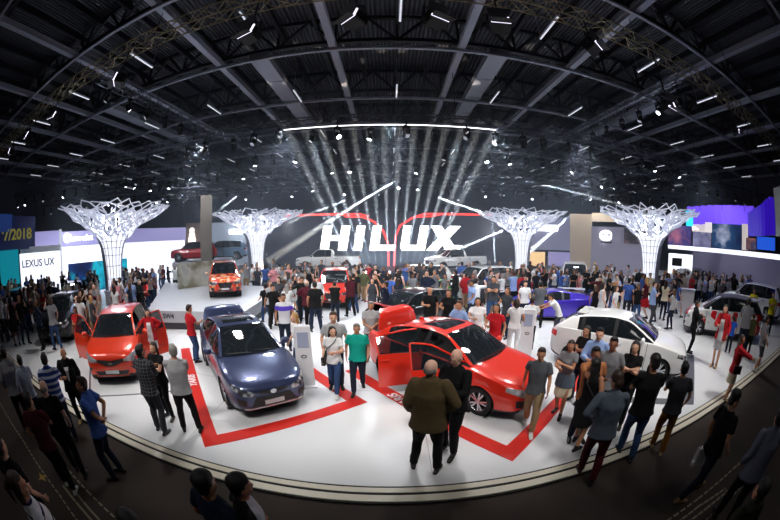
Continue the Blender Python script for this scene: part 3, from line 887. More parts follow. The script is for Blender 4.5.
def limb(mb, pts, rs, n=10, sub=3, flat=''):
    pts = [Vector(p) for p in pts]; P2 = []; R2 = []
    for i in range(len(pts) - 1):
        for t in range(sub):
            f = t / sub; P2.append(pts[i].lerp(pts[i + 1], f)); R2.append(rs[i] * (1 - f) + rs[i + 1] * f)
    P2.append(pts[-1]); R2.append(rs[-1]); rings = []; prev = None
    for i, p in enumerate(P2):
        d = (P2[min(i + 1, len(P2) - 1)] - P2[max(i - 1, 0)]).normalized()
        if prev is None: s = d.cross(Vector((0, 1, 0)) if abs(d.y) < .9 else Vector((0, 0, 1))).normalized()
        else: s = (prev - d * prev.dot(d)).normalized()
        prev = s; rings.append((p, s * R2[i], d.cross(s) * R2[i]))
    loft(mb, rings, n, flat)

def ball(mb, c, r, n=14, m=9, M=None):
    """r: (rx, ry, rz)"""
    vs = []; fs = []; c = Vector(c)
    for i in range(m + 1):
        a = PI * i / m
        for k in range(n):
            t = 2 * PI * k / n
            v = Vector((r[0] * math.sin(a) * math.cos(t), r[1] * math.sin(a) * math.sin(t), r[2] * math.cos(a)))
            vs.append(c + (M @ v if M else v))
    for i in range(m):
        for k in range(n):
            a, b = i * n + k, i * n + (k + 1) % n
            fs.append((a, a + n, b + n, b))
    mb.add(vs, fs)

WORK = bpy.data.scenes.new('work')
def work_graph():
    with bpy.context.temp_override(scene=WORK, view_layer=WORK.view_layers[0]):
        dg = bpy.context.evaluated_depsgraph_get(); dg.update()
    return dg
def remesh(mb, name, voxel, smooth=2, wrinkle=0.0, seed=0.0):
    me = bpy.data.meshes.new(name); me.from_pydata([tuple(p) for p in mb.v], [], mb.f)
    bm = bmesh.new(); bm.from_mesh(me); bmesh.ops.remove_doubles(bm, verts=bm.verts, dist=1e-5); bmesh.ops.recalc_face_normals(bm, faces=bm.faces); bm.to_mesh(me); bm.free()
    o = bpy.data.objects.new('tmp', me); WORK.collection.objects.link(o)
    r = o.modifiers.new('r', 'REMESH'); r.mode = 'VOXEL'; r.voxel_size = voxel
    s = o.modifiers.new('s', 'SMOOTH'); s.factor = .5; s.iterations = smooth
    dg = work_graph()
    out = bpy.data.meshes.new_from_object(o.evaluated_get(dg)); out.name = name
    bpy.data.objects.remove(o); bpy.data.meshes.remove(me)
    if wrinkle:
        n = len(out.vertices); co = np.empty(n * 3); out.vertices.foreach_get('co', co); no = np.empty(n * 3)
        out.vertices.foreach_get('normal', no); co = co.reshape(-1, 3); no = no.reshape(-1, 3)
        w = np.array([noise.noise(Vector((p[0] * 9 + seed, p[1] * 9, p[2] * 6))) + .5 * noise.noise(Vector((p[0] * 20 + seed, p[1] * 20, p[2] * 11))) for p in co])
        co += no * (w * wrinkle)[:, None]; out.vertices.foreach_set('co', co.ravel())
    out.polygons.foreach_set('use_smooth', [True] * len(out.polygons))
    return out

def ik(a, b, l1, l2, hint):
    d = b - a; L = min(d.length, (l1 + l2) * .999); d.normalize()
    x = (l1 * l1 - l2 * l2 + L * L) / (2 * L); h = math.sqrt(max(0, l1 * l1 - x * x))
    hn = (hint - d * hint.dot(d)); hn = hn.normalized() if hn.length > 1e-5 else Vector((0, 1, 0))
    return a + d * x + hn * h, a + d * L

ARMS = {  # hand target (out, forward, up from the floor) for a 1.75 m figure and the elbow hint; out is away from the body's middle
    'down': ((.27, .04, .80), (.3, -1, 0)), 'relaxed': ((.25, .10, .84), (.4, -1, 0)), 'swing_fwd': ((.24, .28, .90), (.2, -1, -.2)), 'swing_back': ((.27, -.20, .84), (.3, -1, 0)),
    'pocket': ((.20, .08, .92), (1, -.8, 0)), 'hip': ((.18, .02, 1.02), (1, -.6, 0)), 'fold': ((-.06, .24, 1.16), (1, -.1, -.9)), 'hold': ((.10, .34, 1.10), (.8, -.4, -.8)),
    'phone': ((.06, .36, 1.42), (.7, 0, -1)), 'chin': ((.04, .18, 1.42), (.6, .2, -1)), 'behind': ((.03, -.19, .98), (1, -.6, 0)), 'point': ((.45, .55, 1.28), (.4, -.2, -1)), 'reach': ((.20, .60, 1.05), (.3, -.3, -1)),
    'clasp': ((.02, .22, .92), (1, -.4, -.2)), 'up': ((.2, .3, 1.75), (.8, .1, -.5)), 'shoulder': ((.62, .10, 1.38), (0, -.3, -1)), 'bag': ((.2, .1, 1.18), (.5, -.8, -.8)),
}
LEGS = {  # (left foot, right foot) as (side, forward)
    'stand': ((.11, .02), (.11, -.02)), 'wide': ((.17, .03), (.17, -.03)), 'walk': ((.09, .27), (.09, -.27)), 'walk2': ((.09, -.25), (.09, .28)), 'step': ((.10, .14), (.10, -.12)), 'shift': ((.13, .07), (.10, -.05)), 'close': ((.07, .0), (.07, 0)),
}

def figure_meshes(key, sex='m', build=1.0, arms=('down', 'down'), legs='stand', top='tshirt', bottom='trousers', hair='short', head=(0, 0), lean=0.0, fine=True, bend=0.0, child=False):
    """mesh data of one figure, 1.75 m tall, facing +Y"""
    ck = 'fig:' + key
    if ck in MATS: return MATS[ck]
    vb, vc = (.0115, .015) if fine else (.021, .023)
    fem = sex == 'f'
    V = Vector
    sw = (.175 if fem else .195) * (.9 + .1 * build); bw = build
    hipw = .088 if not fem else .092
    fl, fr = LEGS[legs]
    foot = {-1: V((-fl[0], fl[1], .085)), 1: V((fr[0], fr[1], .085))}
    stride = abs(fl[1] - fr[1])
    hz = .93 - stride ** 2 * .17
    hip = V((0, 0, hz)); spine = V((0, math.sin(lean + bend * .5), math.cos(lean + bend * .5)))
    chest_d = V((0, math.sin(lean + bend), math.cos(lean + bend)))
    waist = hip + spine * .14; chest = waist + chest_d * .24; sh = waist + chest_d * .375
    neck = waist + chest_d * .44
    hy, hp = math.radians(head[0]), math.radians(head[1])
    nd = V((0, math.sin(lean + bend * .8), math.cos(lean + bend * .8)))
    hd_c = neck + nd * .125 + V((0, .018, 0))
    HM = (Matrix.Rotation(hy, 3, 'Z') @ Matrix.Rotation(hp - (lean + bend) * .5, 3, 'X'))
    X = V((1, 0, 0)); Yd = chest_d.cross(X) * -1
    Yd = X.cross(chest_d) * 1.0
    if Yd.y < 0: Yd = -Yd
    def torso_rings(o=0.0, z0=0.0, long=0.0, loose=0.0):
        b = bw
        r = []
        if long: r.append((hip - V((0, 0, long)), X * (.172 * b + o + loose + .014), V((0, 1, 0)) * (.125 * b + o + loose)))
        belly = .03 * (b - 1) * 4
        r += [(hip + V((0, 0, -.02)), X * ((.175 if fem else .165) * b + o + (.02 if long else 0)), V((0, 1, 0)) * (.115 * b + o + (.014 if long else 0))),
              (hip + spine * .08, X * ((.15 if fem else .155) * b + o + loose * .6), V((0, 1, 0)) * (.105 * b + o + belly * .6)),
              (waist, X * ((.132 if fem else .15) * b + o + loose * .7), V((0, 1, 0)) * (.098 * b + o + belly)),
              (waist + chest_d * .12 + Yd * (.012 if fem else 0), X * ((.145 if fem else .165) * b + o + loose * .4), Yd * ((.118 if fem else .108) * b + o + belly * .5)),
              (chest + Yd * (.014 if fem else .0), X * ((.158 if fem else .182) * b + o), Yd * ((.122 if fem else .115) * b + o)),
              (chest + chest_d * .07, X * (sw * .93 + o * .8), Yd * (.098 + o)),
              (sh + chest_d * .0, X * (sw * .72 + o * .6), Yd * (.078 + o)),
              (sh + chest_d * .045, X * (.085 + o * .5), Yd * (.065 + o * .6))]
        return r
    # arms
    arm = {}
    for s, a in zip((-1, 1), arms):
        if a is None: a = 'down'
        tgt, hint = ARMS[a] if isinstance(a, str) else a
        S = sh + X * (s * (sw - .015)) + chest_d * -.01
        T = V((tgt[0] * s, tgt[1], tgt[2])) + V((0, (sh.y) * .8, sh.z - (1.305 + .0)) ) * 1.0 - V((0, 0, .0))
        Hn = V((hint[0] * s, hint[1], hint[2]))
        E, W = ik(S, T, .275, .25, Hn); arm[s] = (S, E, W)
    leg = {}
    for s in (-1, 1):
        Hj = hip + X * (s * hipw) - V((0, 0, .02)); K, A = ik(Hj, foot[s], .425, .42, V((s * .12, 1, 0))); leg[s] = (Hj, K, A)
    # ---- body
    b = MB()
    loft(b, torso_rings(0), 16)
    loft(b, [(neck - chest_d * .04, X * .062, Yd * .062), (neck + nd * .02, X * .054, Yd * .056), (neck + nd * .08 + V((0, .01, 0)), X * .052, Yd * .054)], 10)
    Hq = lambda v: hd_c + HM @ V(v)
    M3 = HM
    ball(b, Hq((0, -.012, .03)), (.076, .094, .090), 18, 12, M3)
    ball(b, Hq((0, .018, -.035)), (.060, .072, .078), 16, 10, M3)
    ball(b, Hq((0, .055, -.085)), (.032, .028, .024), 10, 8, M3)
    ball(b, Hq((0, .094, -.018)), (.013, .020, .026), 8, 6, M3); ball(b, Hq((0, .085, .022)), (.045, .012, .010), 8, 6, M3)
    for s in (-1, 1): ball(b, Hq((s * .076, -.008, -.008)), (.012, .022, .034), 8, 6, M3); ball(b, Hq((s * .035, .068, -.035)), (.022, .016, .02), 8, 6, M3)
    for s in (-1, 1):
        S, E, W = arm[s]
        limb(b, [S, S.lerp(E, .5), E, E.lerp(W, .35), W], [.047 * bw, .044 * bw, .037, .037, .026])
        ball(b, S, (.05 * bw, .05, .055), 10, 8)
        d = (W - E).normalized(); side = (X * s - d * d.dot(X * s))
        if side.length < .3: side = V((0, 1, 0)) - d * d.y
        side.normalize(); f = V((0, 1, 0)) - d * d.y - side * side.y
        f = f.normalized() if f.length > .1 else d.cross(side).normalized()
        # palm plane: thumb leads forward (f), fingers run on along d, curled towards the body (-side)
        pw = f; pn = -side
        pc = W + d * .045
        loft(b, [(W, pw * .024, pn * .019), (W + d * .03, pw * .036, pn * .017), (W + d * .075, pw * .042, pn * .014), (W + d * .09, pw * .038, pn * .012)], 10)
        if fine:
            for k, (o, L) in enumerate(((-.031, .058), (-.011, .072), (.010, .076), (.030, .070))):
                p0 = W + d * .08 + pw * o; p1 = p0 + d * (L * .5) + pn * .008; p2 = p1 + (d * .8 + pn * .6).normalized() * (L * .32); p3 = p2 + (d * .4 + pn * .9).normalized() * (L * .25)
                limb(b, [p0, p1, p2, p3], [.0095, .009, .0085, .0075], 6, 1)
            t0 = W + d * .025 + pw * .03; limb(b, [t0, t0 + d * .028 + pw * .024 + pn * .008, t0 + d * .058 + pw * .03 + pn * .016], [.012, .0105, .009], 6, 1)
        else: loft(b, [(W + d * .08, pw * .036, pn * .012), (W + d * .15 + pn * .02, pw * .03, pn * .012)], 8)
        arm[s] = (S, E, W, d, pw, pn)
    for s in (-1, 1):
        Hj, K, A = leg[s]
        limb(b, [Hj, Hj.lerp(K, .45), K, K.lerp(A, .3) - V((0, .012, 0)), A], [.088 * bw, .074 * bw, .052, .054, .037])
        limb(b, [A, A + V((s * .015, .04, -.05)), A + V((s * .03, .15, -.062))], [.036, .036, .026])
    body = remesh(b, 'body', vb, 2)
    out = {'body': body}
    # ---- top garment
    t = MB(); o = .014
    if top in ('tshirt', 'polo', 'shirt', 'jacket', 'blouse', 'tank', 'hoodie', 'dress', 'open_jacket'):
        long = {'jacket': .13, 'open_jacket': .12, 'shirt': .08, 'tshirt': .07, 'polo': .06, 'hoodie': .07, 'blouse': .06, 'tank': .05, 'dress': .03}[top]
        oo = .03 if top in ('jacket', 'open_jacket', 'hoodie') else o
        loose = .02 if top not in ('tank', 'dress', 'blouse') else .012
        loft(t, torso_rings(oo, 0, long, loose)[:-1], 16, 'a')
        sl = {'jacket': 1.0, 'open_jacket': 1.0, 'shirt': 1.0, 'hoodie': 1.0, 'tshirt': .62, 'polo': .62, 'blouse': .5, 'tank': 0, 'dress': .0}[top]
        for s in (-1, 1):
            S, E, W = arm[s][:3]; q = oo
            if sl == 0: continue
            if sl >= 1: limb(t, [S, S.lerp(E, .5), E, E.lerp(W, .5), E.lerp(W, .93)], [.05 * bw + q, .048 * bw + q, .042 + q, .04 + q, .036 + q * .8], flat='b')
            else: limb(t, [S, S.lerp(E, sl)], [.049 * bw + q, .05 * bw + q + .006], flat='b')
            ball(t, S - X * s * .015, (.05 * bw + q, .05 + q, .055 + q * .5), 10, 8)
        if top in ('shirt', 'polo', 'jacket', 'open_jacket', 'hoodie'):
            loft(t, [(neck - chest_d * .03, X * .078, Yd * .074), (neck + chest_d * (.012 if top != 'hoodie' else .03), X * .07, Yd * .066)], 12)
        if top == 'hoodie': ball(t, neck - Yd * .07 - chest_d * .02, (.10, .05, .07), 10, 8)
        if fem: 
            for s in (-1, 1): ball(t, chest + X * s * .068 + Yd * .085 - chest_d * .01, (.058 + o * .5, .05, .056), 10, 8)
        if top == 'dress':
            loft(t, [(hip + V((0, 0, .06)), X * .17, V((0, 1, 0)) * .125), (hip - V((0, 0, .15)), X * .20, V((0, 1, 0)) * .15), (hip - V((0, 0, .38)), X * .205, V((0, 1, 0)) * (.165 + stride * .28))], 14, 'b')
        out['top'] = remesh(t, {'jacket': 'jacket', 'open_jacket': 'jacket', 'dress': 'dress', 'shirt': 'shirt', 'hoodie': 'hoodie'}.get(top, 'shirt' if top != 'blouse' else 'blouse'), vc, 3, .007 if fine else 0, hash(key) % 97)
    if top in ('jacket', 'open_jacket') and fine:
        m = MB(); rg = torso_rings(.03, 0, .12, .02); rows = []
        op = top == 'open_jacket'
        for i, (c, sx, dy) in enumerate(rg[0 if op else 3:-2]):
            n_ = len(rg[0 if op else 3:-2]); f = i / (n_ - 1); hw = (.10 - .03 * f) if op else .012 + .05 * f
            rows.append([c + sx.normalized() * hw * k + dy * math.sqrt(max(0, 1 - (hw * k / sx.length) ** 2)) + dy.normalized() * .012 for k in (-1, -.5, 0, .5, 1)])
        vs = [p for r in rows for p in r]; m.add(vs, [(i * 5 + k, i * 5 + k + 1, i * 5 + k + 6, i * 5 + k + 5) for i in range(len(rows) - 1) for k in range(4)])
        out['shirt_front'] = m.mesh('shirt_front')
    # ---- bottom garment
    if bottom in ('trousers', 'jeans', 'shorts', 'skirt', 'leggings'):
        t = MB(); q = .016 if bottom != 'leggings' else .008
        loft(t, [(hip - V((0, 0, .05)), X * (.165 * bw + q), V((0, 1, 0)) * (.112 * bw + q)), (hip + V((0, 0, .0)), X * (.172 * bw + q), V((0, 1, 0)) * (.115 * bw + q)), (hip + spine * .09, X * (.142 * bw + q), V((0, 1, 0)) * (.092 * bw + q))], 14)
        if bottom == 'skirt':
            loft(t, [(hip, X * .19, V((0, 1, 0)) * .14), (hip - V((0, 0, .2)), X * .205, V((0, 1, 0)) * (.155 + stride * .12)), (hip - V((0, 0, .40)), X * .21, V((0, 1, 0)) * (.165 + stride * .28))], 14, 'b')
        else:
            for s in (-1, 1):
                Hj, K, A = leg[s]
                if bottom == 'shorts': limb(t, [Hj, Hj.lerp(K, .5), Hj.lerp(K, .95)], [.092 * bw + q, .085 * bw + q, .078 + q], flat='b')
                else: limb(t, [Hj, Hj.lerp(K, .45), K, K.lerp(A, .35) - V((0, .01, 0)), K.lerp(A, .97)], [.092 * bw + q, .078 * bw + q, .058 + q, .056 + q, .047 + q * (.9 if bottom != 'leggings' else 0)], flat='b')
        out['bottom'] = remesh(t, {'shorts': 'shorts', 'skirt': 'skirt', 'jeans': 'jeans', 'leggings': 'leggings'}.get(bottom, 'trousers'), vc, 3, .007 if fine else 0, hash(key) % 89)
    # ---- shoes
    for s, nm in ((-1, 'shoe_a'), (1, 'shoe_b')):
        A = leg[s][2]; t = MB(); fd = V((s * .2, 1, 0)).normalized(); sd = V((fd.y, -fd.x, 0))
        A0 = V((A.x, A.y, 0))
        loft(t, [(A0 - fd * .055 + V((0, 0, .042)), sd * .036, V((0, 0, 1)) * .036), (A0 + fd * .02 + V((0, 0, .048)), sd * .043, V((0, 0, 1)) * .044), (A0 + fd * .11 + V((0, 0, .036)), sd * .048, V((0, 0, 1)) * .032), (A0 + fd * .17 + V((0, 0, .03)), sd * .040, V((0, 0, 1)) * .024)], 12)
        limb(t, [A0 + V((0, 0, .06)), A0 + V((0, 0, .11))], [.046, .044])
        t.v = [Vector((p[0], p[1], max(p[2], .004))) for p in t.v]
        out[nm] = remesh(t, 'shoe', vc * .8, 1)
    # ---- hair
    if hair != 'bald':
        t = MB()
        if hair == 'fringe':      # ring of hair around a bald crown
            ball(t, Hq((0, -.045, -.005)), (.083, .072, .058), 14, 9, M3)
        else:
            ball(t, Hq((0, -.024, .046)), (.084, .094, .088), 18, 12, M3)
            ball(t, Hq((0, -.05, -.005)), (.078, .062, .075), 14, 10, M3)
            if hair in ('short', 'thick'): ball(t, Hq((0, .035, .105)), (.062, .042, .03), 12, 8, M3)
            if hair == 'thick': ball(t, Hq((0, -.02, .075)), (.092, .105, .085), 14, 9, M3)
            if hair in ('long', 'bob', 'tail'):
                L = {'long': .34, 'bob': .13, 'tail': .06}[hair]
                for s in (-1, 1):
                    limb(t, [Hq((s * .068, -.01, .05)), Hq((s * .084, -.02, -.05)), Hq((s * .080, -.04, -.05 - L * .5))], [.025, .026, .026])
                base = Hq((0, -.06, .0)); bk = (M3 @ V((0, -1, 0)))
                pts = [base, base + V((0, 0, -.10)) + bk * .01, neck - Yd * (.085 if L > .2 else .06) - V((0, 0, max(0, L - .2)))]
                loft(t, [(pts[0], X * .075, V((0, 1, 0)) * .05), (pts[1], X * .085, V((0, 1, 0)) * .045), (pts[2], X * .075, V((0, 1, 0)) * .03)], 12)
                if hair == 'tail': limb(t, [Hq((0, -.11, .05)), Hq((0, -.16, .0)), Hq((0, -.14, -.16))], [.03, .035, .015])
        # carve the face free: nothing of the hair in front of the hairline plane
        Mi = HM.inverted(); me = remesh(t, 'hair', vc * .85, 2, .004 if fine else 0)
        for v in me.vertices:
            l = Mi @ (v.co - hd_c)
            if l.z < .062 and l.y > .018 and abs(l.x) < .3 and l.z > -.2: v.co = hd_c + HM @ V((l.x * .8, .018 + (l.y - .018) * .05, l.z))
        out['hair'] = me
    if fine:
        for s, nm in ((-1, 'eye_a'), (1, 'eye_b')):
            t = MB(); ball(t, Hq((s * .031, .0865, .002)), (.0135, .006, .0075), 8, 6, M3); out[nm] = t.mesh('eye')
        t = MB(); ball(t, Hq((0, .086, -.058)), (.023, .009, .007), 8, 6, M3); out['mouth'] = t.mesh('mouth')
    fr = {'neck': neck, 'hip': hip, 'chest': chest, 'Yd': Yd, 'arm': arm, 'head': hd_c, 'HM': HM, 'sh': sh, 'waist': waist, 'cd': chest_d}
    MATS[ck] = (out, fr)
    return MATS[ck]

PN = {'body': 'body', 'shoe_a': 'shoe', 'shoe_b': 'shoe', 'hair': 'hair', 'eye_a': 'eye', 'eye_b': 'eye', 'mouth': 'mouth', 'shirt_front': 'shirt_front'}
def person(loc, heading, label, key, colors, h=1.72, group=None, lw=1.0, tilt=None, **fig):
    """heading: direction the person faces, degrees from +Y (the back of the hall), counter-clockwise; colors: skin, hair, top, bottom, shoe[, shirt front]"""
    meshes, fr = figure_meshes(key, **fig)
    root = empty('person', loc, math.radians(heading))
    tag(root, label, 'person', group)
    s = h / 1.77; root.scale = (s * lw, s * lw, s)
    skin, hair, top, bottom, shoe = colors[:5]
    cm = {'body': skin, 'hair': hair, 'top': top, 'bottom': bottom, 'shoe_a': shoe, 'shoe_b': shoe, 'eye_a': M_eye, 'eye_b': M_eye, 'mouth': M_lip, 'shirt_front': colors[5] if len(colors) > 5 else None}
    made = {}
    for k, me in meshes.items():
        m = cm[k]
        if m is None: continue
        if not me.materials: me.materials.append(m)
        o = bpy.data.objects.new(PN.get(k, me.name.split('.')[0]), me); COL.objects.link(o); o.parent = root
        o.material_slots[0].link = 'OBJECT'; o.material_slots[0].material = m
        made[k] = o
    return root, fr
# ------------------------------------------------------------------ the show stage: screen, lettering, platforms
def az_el(px, py):
    d = cal_ray(px, py); return math.atan2(d[0], d[1]), math.atan2(d[2], math.hypot(d[0], d[1]))
def polar(az, dist): return Vector((dist * math.sin(az), dist * math.cos(az), 0))

M_screen = mat('dark_led_screen', (.012, .012, .018), .35, emit=.045, emit_color=(.35, .42, .65))
M_sred = mat('red_line_on_screen', (.6, .03, .03), .4, emit=1.6, emit_color=(1, .06, .05))
M_swhite = mat('white_letters_on_screen', (.9, .9, .9), .4, emit=2.6, emit_color=(1, 1, 1))
M_white = mat('white_stand_paint', 'e9e9ee', .4)
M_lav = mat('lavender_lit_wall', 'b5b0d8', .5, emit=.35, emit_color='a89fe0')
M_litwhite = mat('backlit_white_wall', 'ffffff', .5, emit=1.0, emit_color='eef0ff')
M_grey = mat('grey_stand_wall', 'a6a6b4', .5)
M_dgrey = mat('dark_grey_panel', '3a3a42', .5)
M_brown = mat('brown_wall_panel', '8a7466', .6)
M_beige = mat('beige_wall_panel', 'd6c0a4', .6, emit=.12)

SY = 24.3      # the screen stands here
scr = empty('led_screen', (0, SY, 0))
def rounded(x0, x1, z0, z1, r, n=8):
    pts = [(x0, z0), (x1, z0)]
    for k in range(n + 1):
        a = PI / 2 * k / n; pts.append((x1 - r + r * math.cos(a), z1 - r + r * math.sin(a)))
    for k in range(n + 1):
        a = PI / 2 + PI / 2 * k / n; pts.append((x0 + r + r * math.cos(a), z1 - r + r * math.sin(a)))
    return pts
MB().prism(rounded(-10.3, 10.35, .6, 5.05, 2.1), 0, .35).build('screen_panel', M_screen, scr)
MB().prism(rounded(-10.5, 10.55, .5, 5.15, 2.2), .355, .6).build('rear_frame', M_dgrey, scr)
def ribbon(pts, w, mb, y0=-.03, y1=-.005):
    for a, b in zip(pts, pts[1:]):
        a, b = Vector(a), Vector(b); d = (b - a).normalized(); n = Vector((-d.y, d.x)) * w / 2; e = d * w * .2
        mb.prism([tuple(a - n - e), tuple(b - n + e), tuple(b + n + e), tuple(a + n - e)], y0, y1)
rl = MB()
ribbon([(-8.3, 4.88), (-3.6, 4.9), (-3.3, 4.72), (-2.0, 4.66), (-1.2, 4.3), (-.5, 3.6), (-.12, 2.6), (-.12, 1.0)], .14, rl)
ribbon([(-3.6, 4.9), (-2.3, 4.9), (-1.6, 4.72)], .10, rl)
ribbon([(8.0, 4.93), (2.6, 4.9), (1.6, 4.55), (.75, 4.0), (.42, 3.2), (.3, 1.0)], .14, rl)
ribbon([(3.9, 4.9), (3.2, 4.72), (1.9, 4.66)], .10, rl)
rl.build('red_line', M_sred, scr)
# letters H I L U X, wide and slanted
def letters():
    out = []; z0, hgt = 2.15, 1.86; sl = .30
    def P(x, t): return (x + .12 + sl * t, z0 + hgt * t)
    def bar(x0, x1, t0, t1): return [P(x0, t0), P(x1, t0), P(x1, t1), P(x0, t1)]
    out.append(('H', [bar(-5.45, -4.78, 0, 1), bar(-4.82, -4.0, .40, .62), bar(-4.05, -3.38, 0, 1)]))
    out.append(('I', [bar(-2.88, -2.25, 0, 1)]))
    out.append(('L', [bar(-1.68, -1.02, 0, 1), bar(-1.04, .22, 0, .22)]))
    out.append(('U', [bar(.60, 1.18, .12, 1), [P(.60, .14), P(.76, 0), P(2.0, 0), P(2.0, .22), P(.60, .22)], bar(1.85, 2.48, 0, 1)]))
    out.append(('X', [[P(2.6, 0), P(3.45, 0), P(4.95, 1), P(4.1, 1)], [P(2.65, 1), P(3.45, 1), P(4.95, 0), P(4.1, 0)], [P(4.95, 0), P(5.35, .2), P(5.0, .22), P(4.6, .22)]]))
    return out
for ch, polys in letters():
    m = MB()
    for i, pl in enumerate(polys): m.prism(pl, -.09 - .003 * i, -.035)
    m.build('letter_' + ch.lower(), M_swhite, scr)
tag(scr, 'huge black rounded screen at the back of the stage with white HILUX lettering', 'screen')
# raised show platform in front of the screen
pf = empty('show_platform', (0, 21.9, 0))
MB().box(0, 0, .45, 14.5, 4.2, .9).build('deck', M_dgrey, pf, bevel=.03)
MB().box(0, -2.13, .84, 14.5, .04, .05).build('edge_light', M_glow, pf)
tag(pf, 'low dark platform with a lit front edge right in front of the HILUX screen', 'platform')
# platform of the orange vehicle, left
PLZ = .72
A_, B_ = G(150, 329), G(247, 331)
PF = [(A_.x, A_.y), (B_.x, B_.y), (B_.x - .5, 15.8), (A_.x - 4.6, 15.8)]
pl = empty('vehicle_platform', (0, 0, 0))
MB().prism(PF, .28, PLZ, 'xy').build('deck', mat('light_grey_platform', 'c4c6cd', .3), pl)
MB().prism([(A_.x + .08, A_.y + .12), (B_.x - .1, B_.y + .12), (B_.x - .6, 15.7), (A_.x - 4.45, 15.7)], 0, .28, 'xy').build('plinth', M_dgrey, pl)
tag(pl, 'light grey raised platform with SW4 lettering under the orange vehicle', 'platform')
def text_mesh(body, size, name='lettering', extrude=.004, bold=0.0, shear=0.0):
    cu = bpy.data.curves.new('t', 'FONT'); cu.body = body; cu.size = size; cu.extrude = extrude; cu.offset = bold; cu.shear = shear
    cu.align_x = 'CENTER'; cu.align_y = 'CENTER'
    o = bpy.data.objects.new('t', cu); COL.objects.link(o)
    dg = bpy.context.evaluated_depsgraph_get(); dg.update(); me = bpy.data.meshes.new_from_object(o.evaluated_get(dg)); me.name = name
    bpy.data.objects.remove(o); bpy.data.curves.remove(cu); return me
def text_on(body, size, m, parent, M, bold=0.01, shear=0.0, extrude=.004, name='lettering'):
    me = text_mesh(body, size, name, extrude, bold * size, shear); me.materials.clear(); me.transform(M); return link_mesh(name, me, m, parent)
fd = (B_ - A_).normalized(); fa = math.atan2(fd.y, fd.x); c = A_ + fd * ((B_ - A_).length * .235)
text_on('SW4', .25, M_dgrey, pl, Matrix.Translation((c.x + .012 * math.sin(fa), c.y - .012 * math.cos(fa), .52)) @ Matrix.Rotation(fa, 4, 'Z') @ Matrix.Rotation(PI / 2, 4, 'X'), .03)

# ------------------------------------------------------------------ red and grey floor bands
M_tape = mat('red_floor_band', 'cf2a22', .3)
M_gtape = mat('dark_grey_floor_band', '55575e', .4)
def band(name, pts, w, m, label, text=None):
    """flat band laid along a polyline, mitred; w: width towards the left of the walk"""
    P = [Vector(p) for p in pts]; n = len(P); L = []; Rr = []
    for i in range(n):
        d0 = (P[i] - P[i - 1]).normalized() if i else (P[1] - P[0]).normalized(); d1 = (P[i + 1] - P[i]).normalized() if i < n - 1 else d0
        nn = Vector((-(d0.y + d1.y), d0.x + d1.x)); nn.normalize(); k = w / max(.3, nn.dot(Vector((-d0.y, d0.x))))
        L.append(P[i] + nn * k); Rr.append(P[i])
    mb = MB()
    for i in range(n - 1): mb.prism([tuple(Rr[i]), tuple(Rr[i + 1]), tuple(L[i + 1]), tuple(L[i])], .0005, .006, 'xy')
    rt = empty(name, (P[0].x, P[0].y, 0)); mb.v = [tuple(Vector(v) - Vector((P[0].x, P[0].y, 0))) for v in mb.v]
    mb.build('band', m, rt)
    if text:
        i, f, s, rot = text; c = P[i].lerp(P[i + 1], f); d = (P[i + 1] - P[i]).normalized(); nn = Vector((-d.y, d.x)); c = c + nn * w / 2 - P[0]
        text_on('YARIS', s, M_white, rt, Matrix.Translation((c.x, c.y, .0085)) @ Matrix.Rotation(math.atan2(d.y, d.x) + rot, 4, 'Z'), .03, .25, .002)
    tag(rt, label, 'floor marking'); return rt
band('floor_band', [(-6.35, 7.72), (-2.98, 3.60), (-.45, 5.78), (-1.98, 7.5)], .30, M_tape, 'red band on the white floor framing the blue-grey sedan, corner pointing at the viewer', (0, .47, .27, PI))
band('floor_band', [(-1.1, 7.35), (1.83, 3.60), (3.35, 4.92), (4.8, 6.1)], .30, M_tape, 'red V-shaped band on the white floor in front of the red sedan', (0, .42, .27, PI))
band('floor_band', [(4.2, 5.0), (6.35, 3.45), (9.15, 5.6), (7.6, 7.6)], .28, M_gtape, 'dark grey band on the floor framing the white hatchback')
band('floor_band', [(-9.6, 6.2), (-6.6, 3.75), (-4.6, 5.3)], .05, M_gtape, 'thin grey line on the floor around the red hatchback')
# long thin joints of the white floor panels
m = MB()
for x in range(-28, 29, 4): m.box(x + .6, 14, .0006, .008, 21, .001)
for y in (6.3, 9.3, 12.3, 15.3, 18.3): m.box(0, y, .0006, 60, .008, .001)
struct(m, 'trim_6', mat('floor_joint', '8f9096', .5))

# markings woven into the carpet
M_mark = mat('pale_carpet_marking', '8d8672', .8)
M_gold = mat('gold_carpet_marking', 'a8873a', .7)
def dashes(pts, w, step, duty, label, m=M_mark):
    mb = MB(); P = [Vector(p) for p in pts]; acc = 0
    for a, b in zip(P, P[1:]):
        L = (b - a).length; d = (b - a).normalized(); n = Vector((-d.y, d.x)) * w / 2; t = 0
        while t < L:
            p = a + d * t; q = a + d * min(L, t + step * duty); mb.prism([tuple(p - n), tuple(q - n), tuple(q + n), tuple(p + n)], -.05, -.046, 'xy'); t += step
    return tag(mb.build('carpet_line', m), label, 'floor marking')
dashes([(-12, 2.2), (-8.26, 2.1), (-6.0, 1.77), (-4.2, 1.5), (-3.2, 1.35)], .035, .16, .7, 'dashed pale line in the dark carpet at lower left, farther from the viewer')
dashes([(-9.5, 1.55), (-6.5, 1.3), (-4.6, 1.03), (-3.6, .8)], .03, .16, .7, 'dashed pale line in the dark carpet at lower left, nearer to the viewer')
dashes([(-4.6, 1.36), (-3.9, 1.22), (-3.0, 1.05)], .04, .5, .95, 'upper of two solid pale strips in the carpet at lower left')
dashes([(-4.7, 1.24), (-3.9, 1.10), (-3.0, .92)], .04, .5, .95, 'lower of two solid pale strips in the carpet at lower left')
dashes([tuple(G(*p).xy) for p in ((660, 524), (700, 496), (735, 466), (762, 440))], .035, .16, .7, 'dashed pale line in the dark carpet at lower right, farther from the viewer')
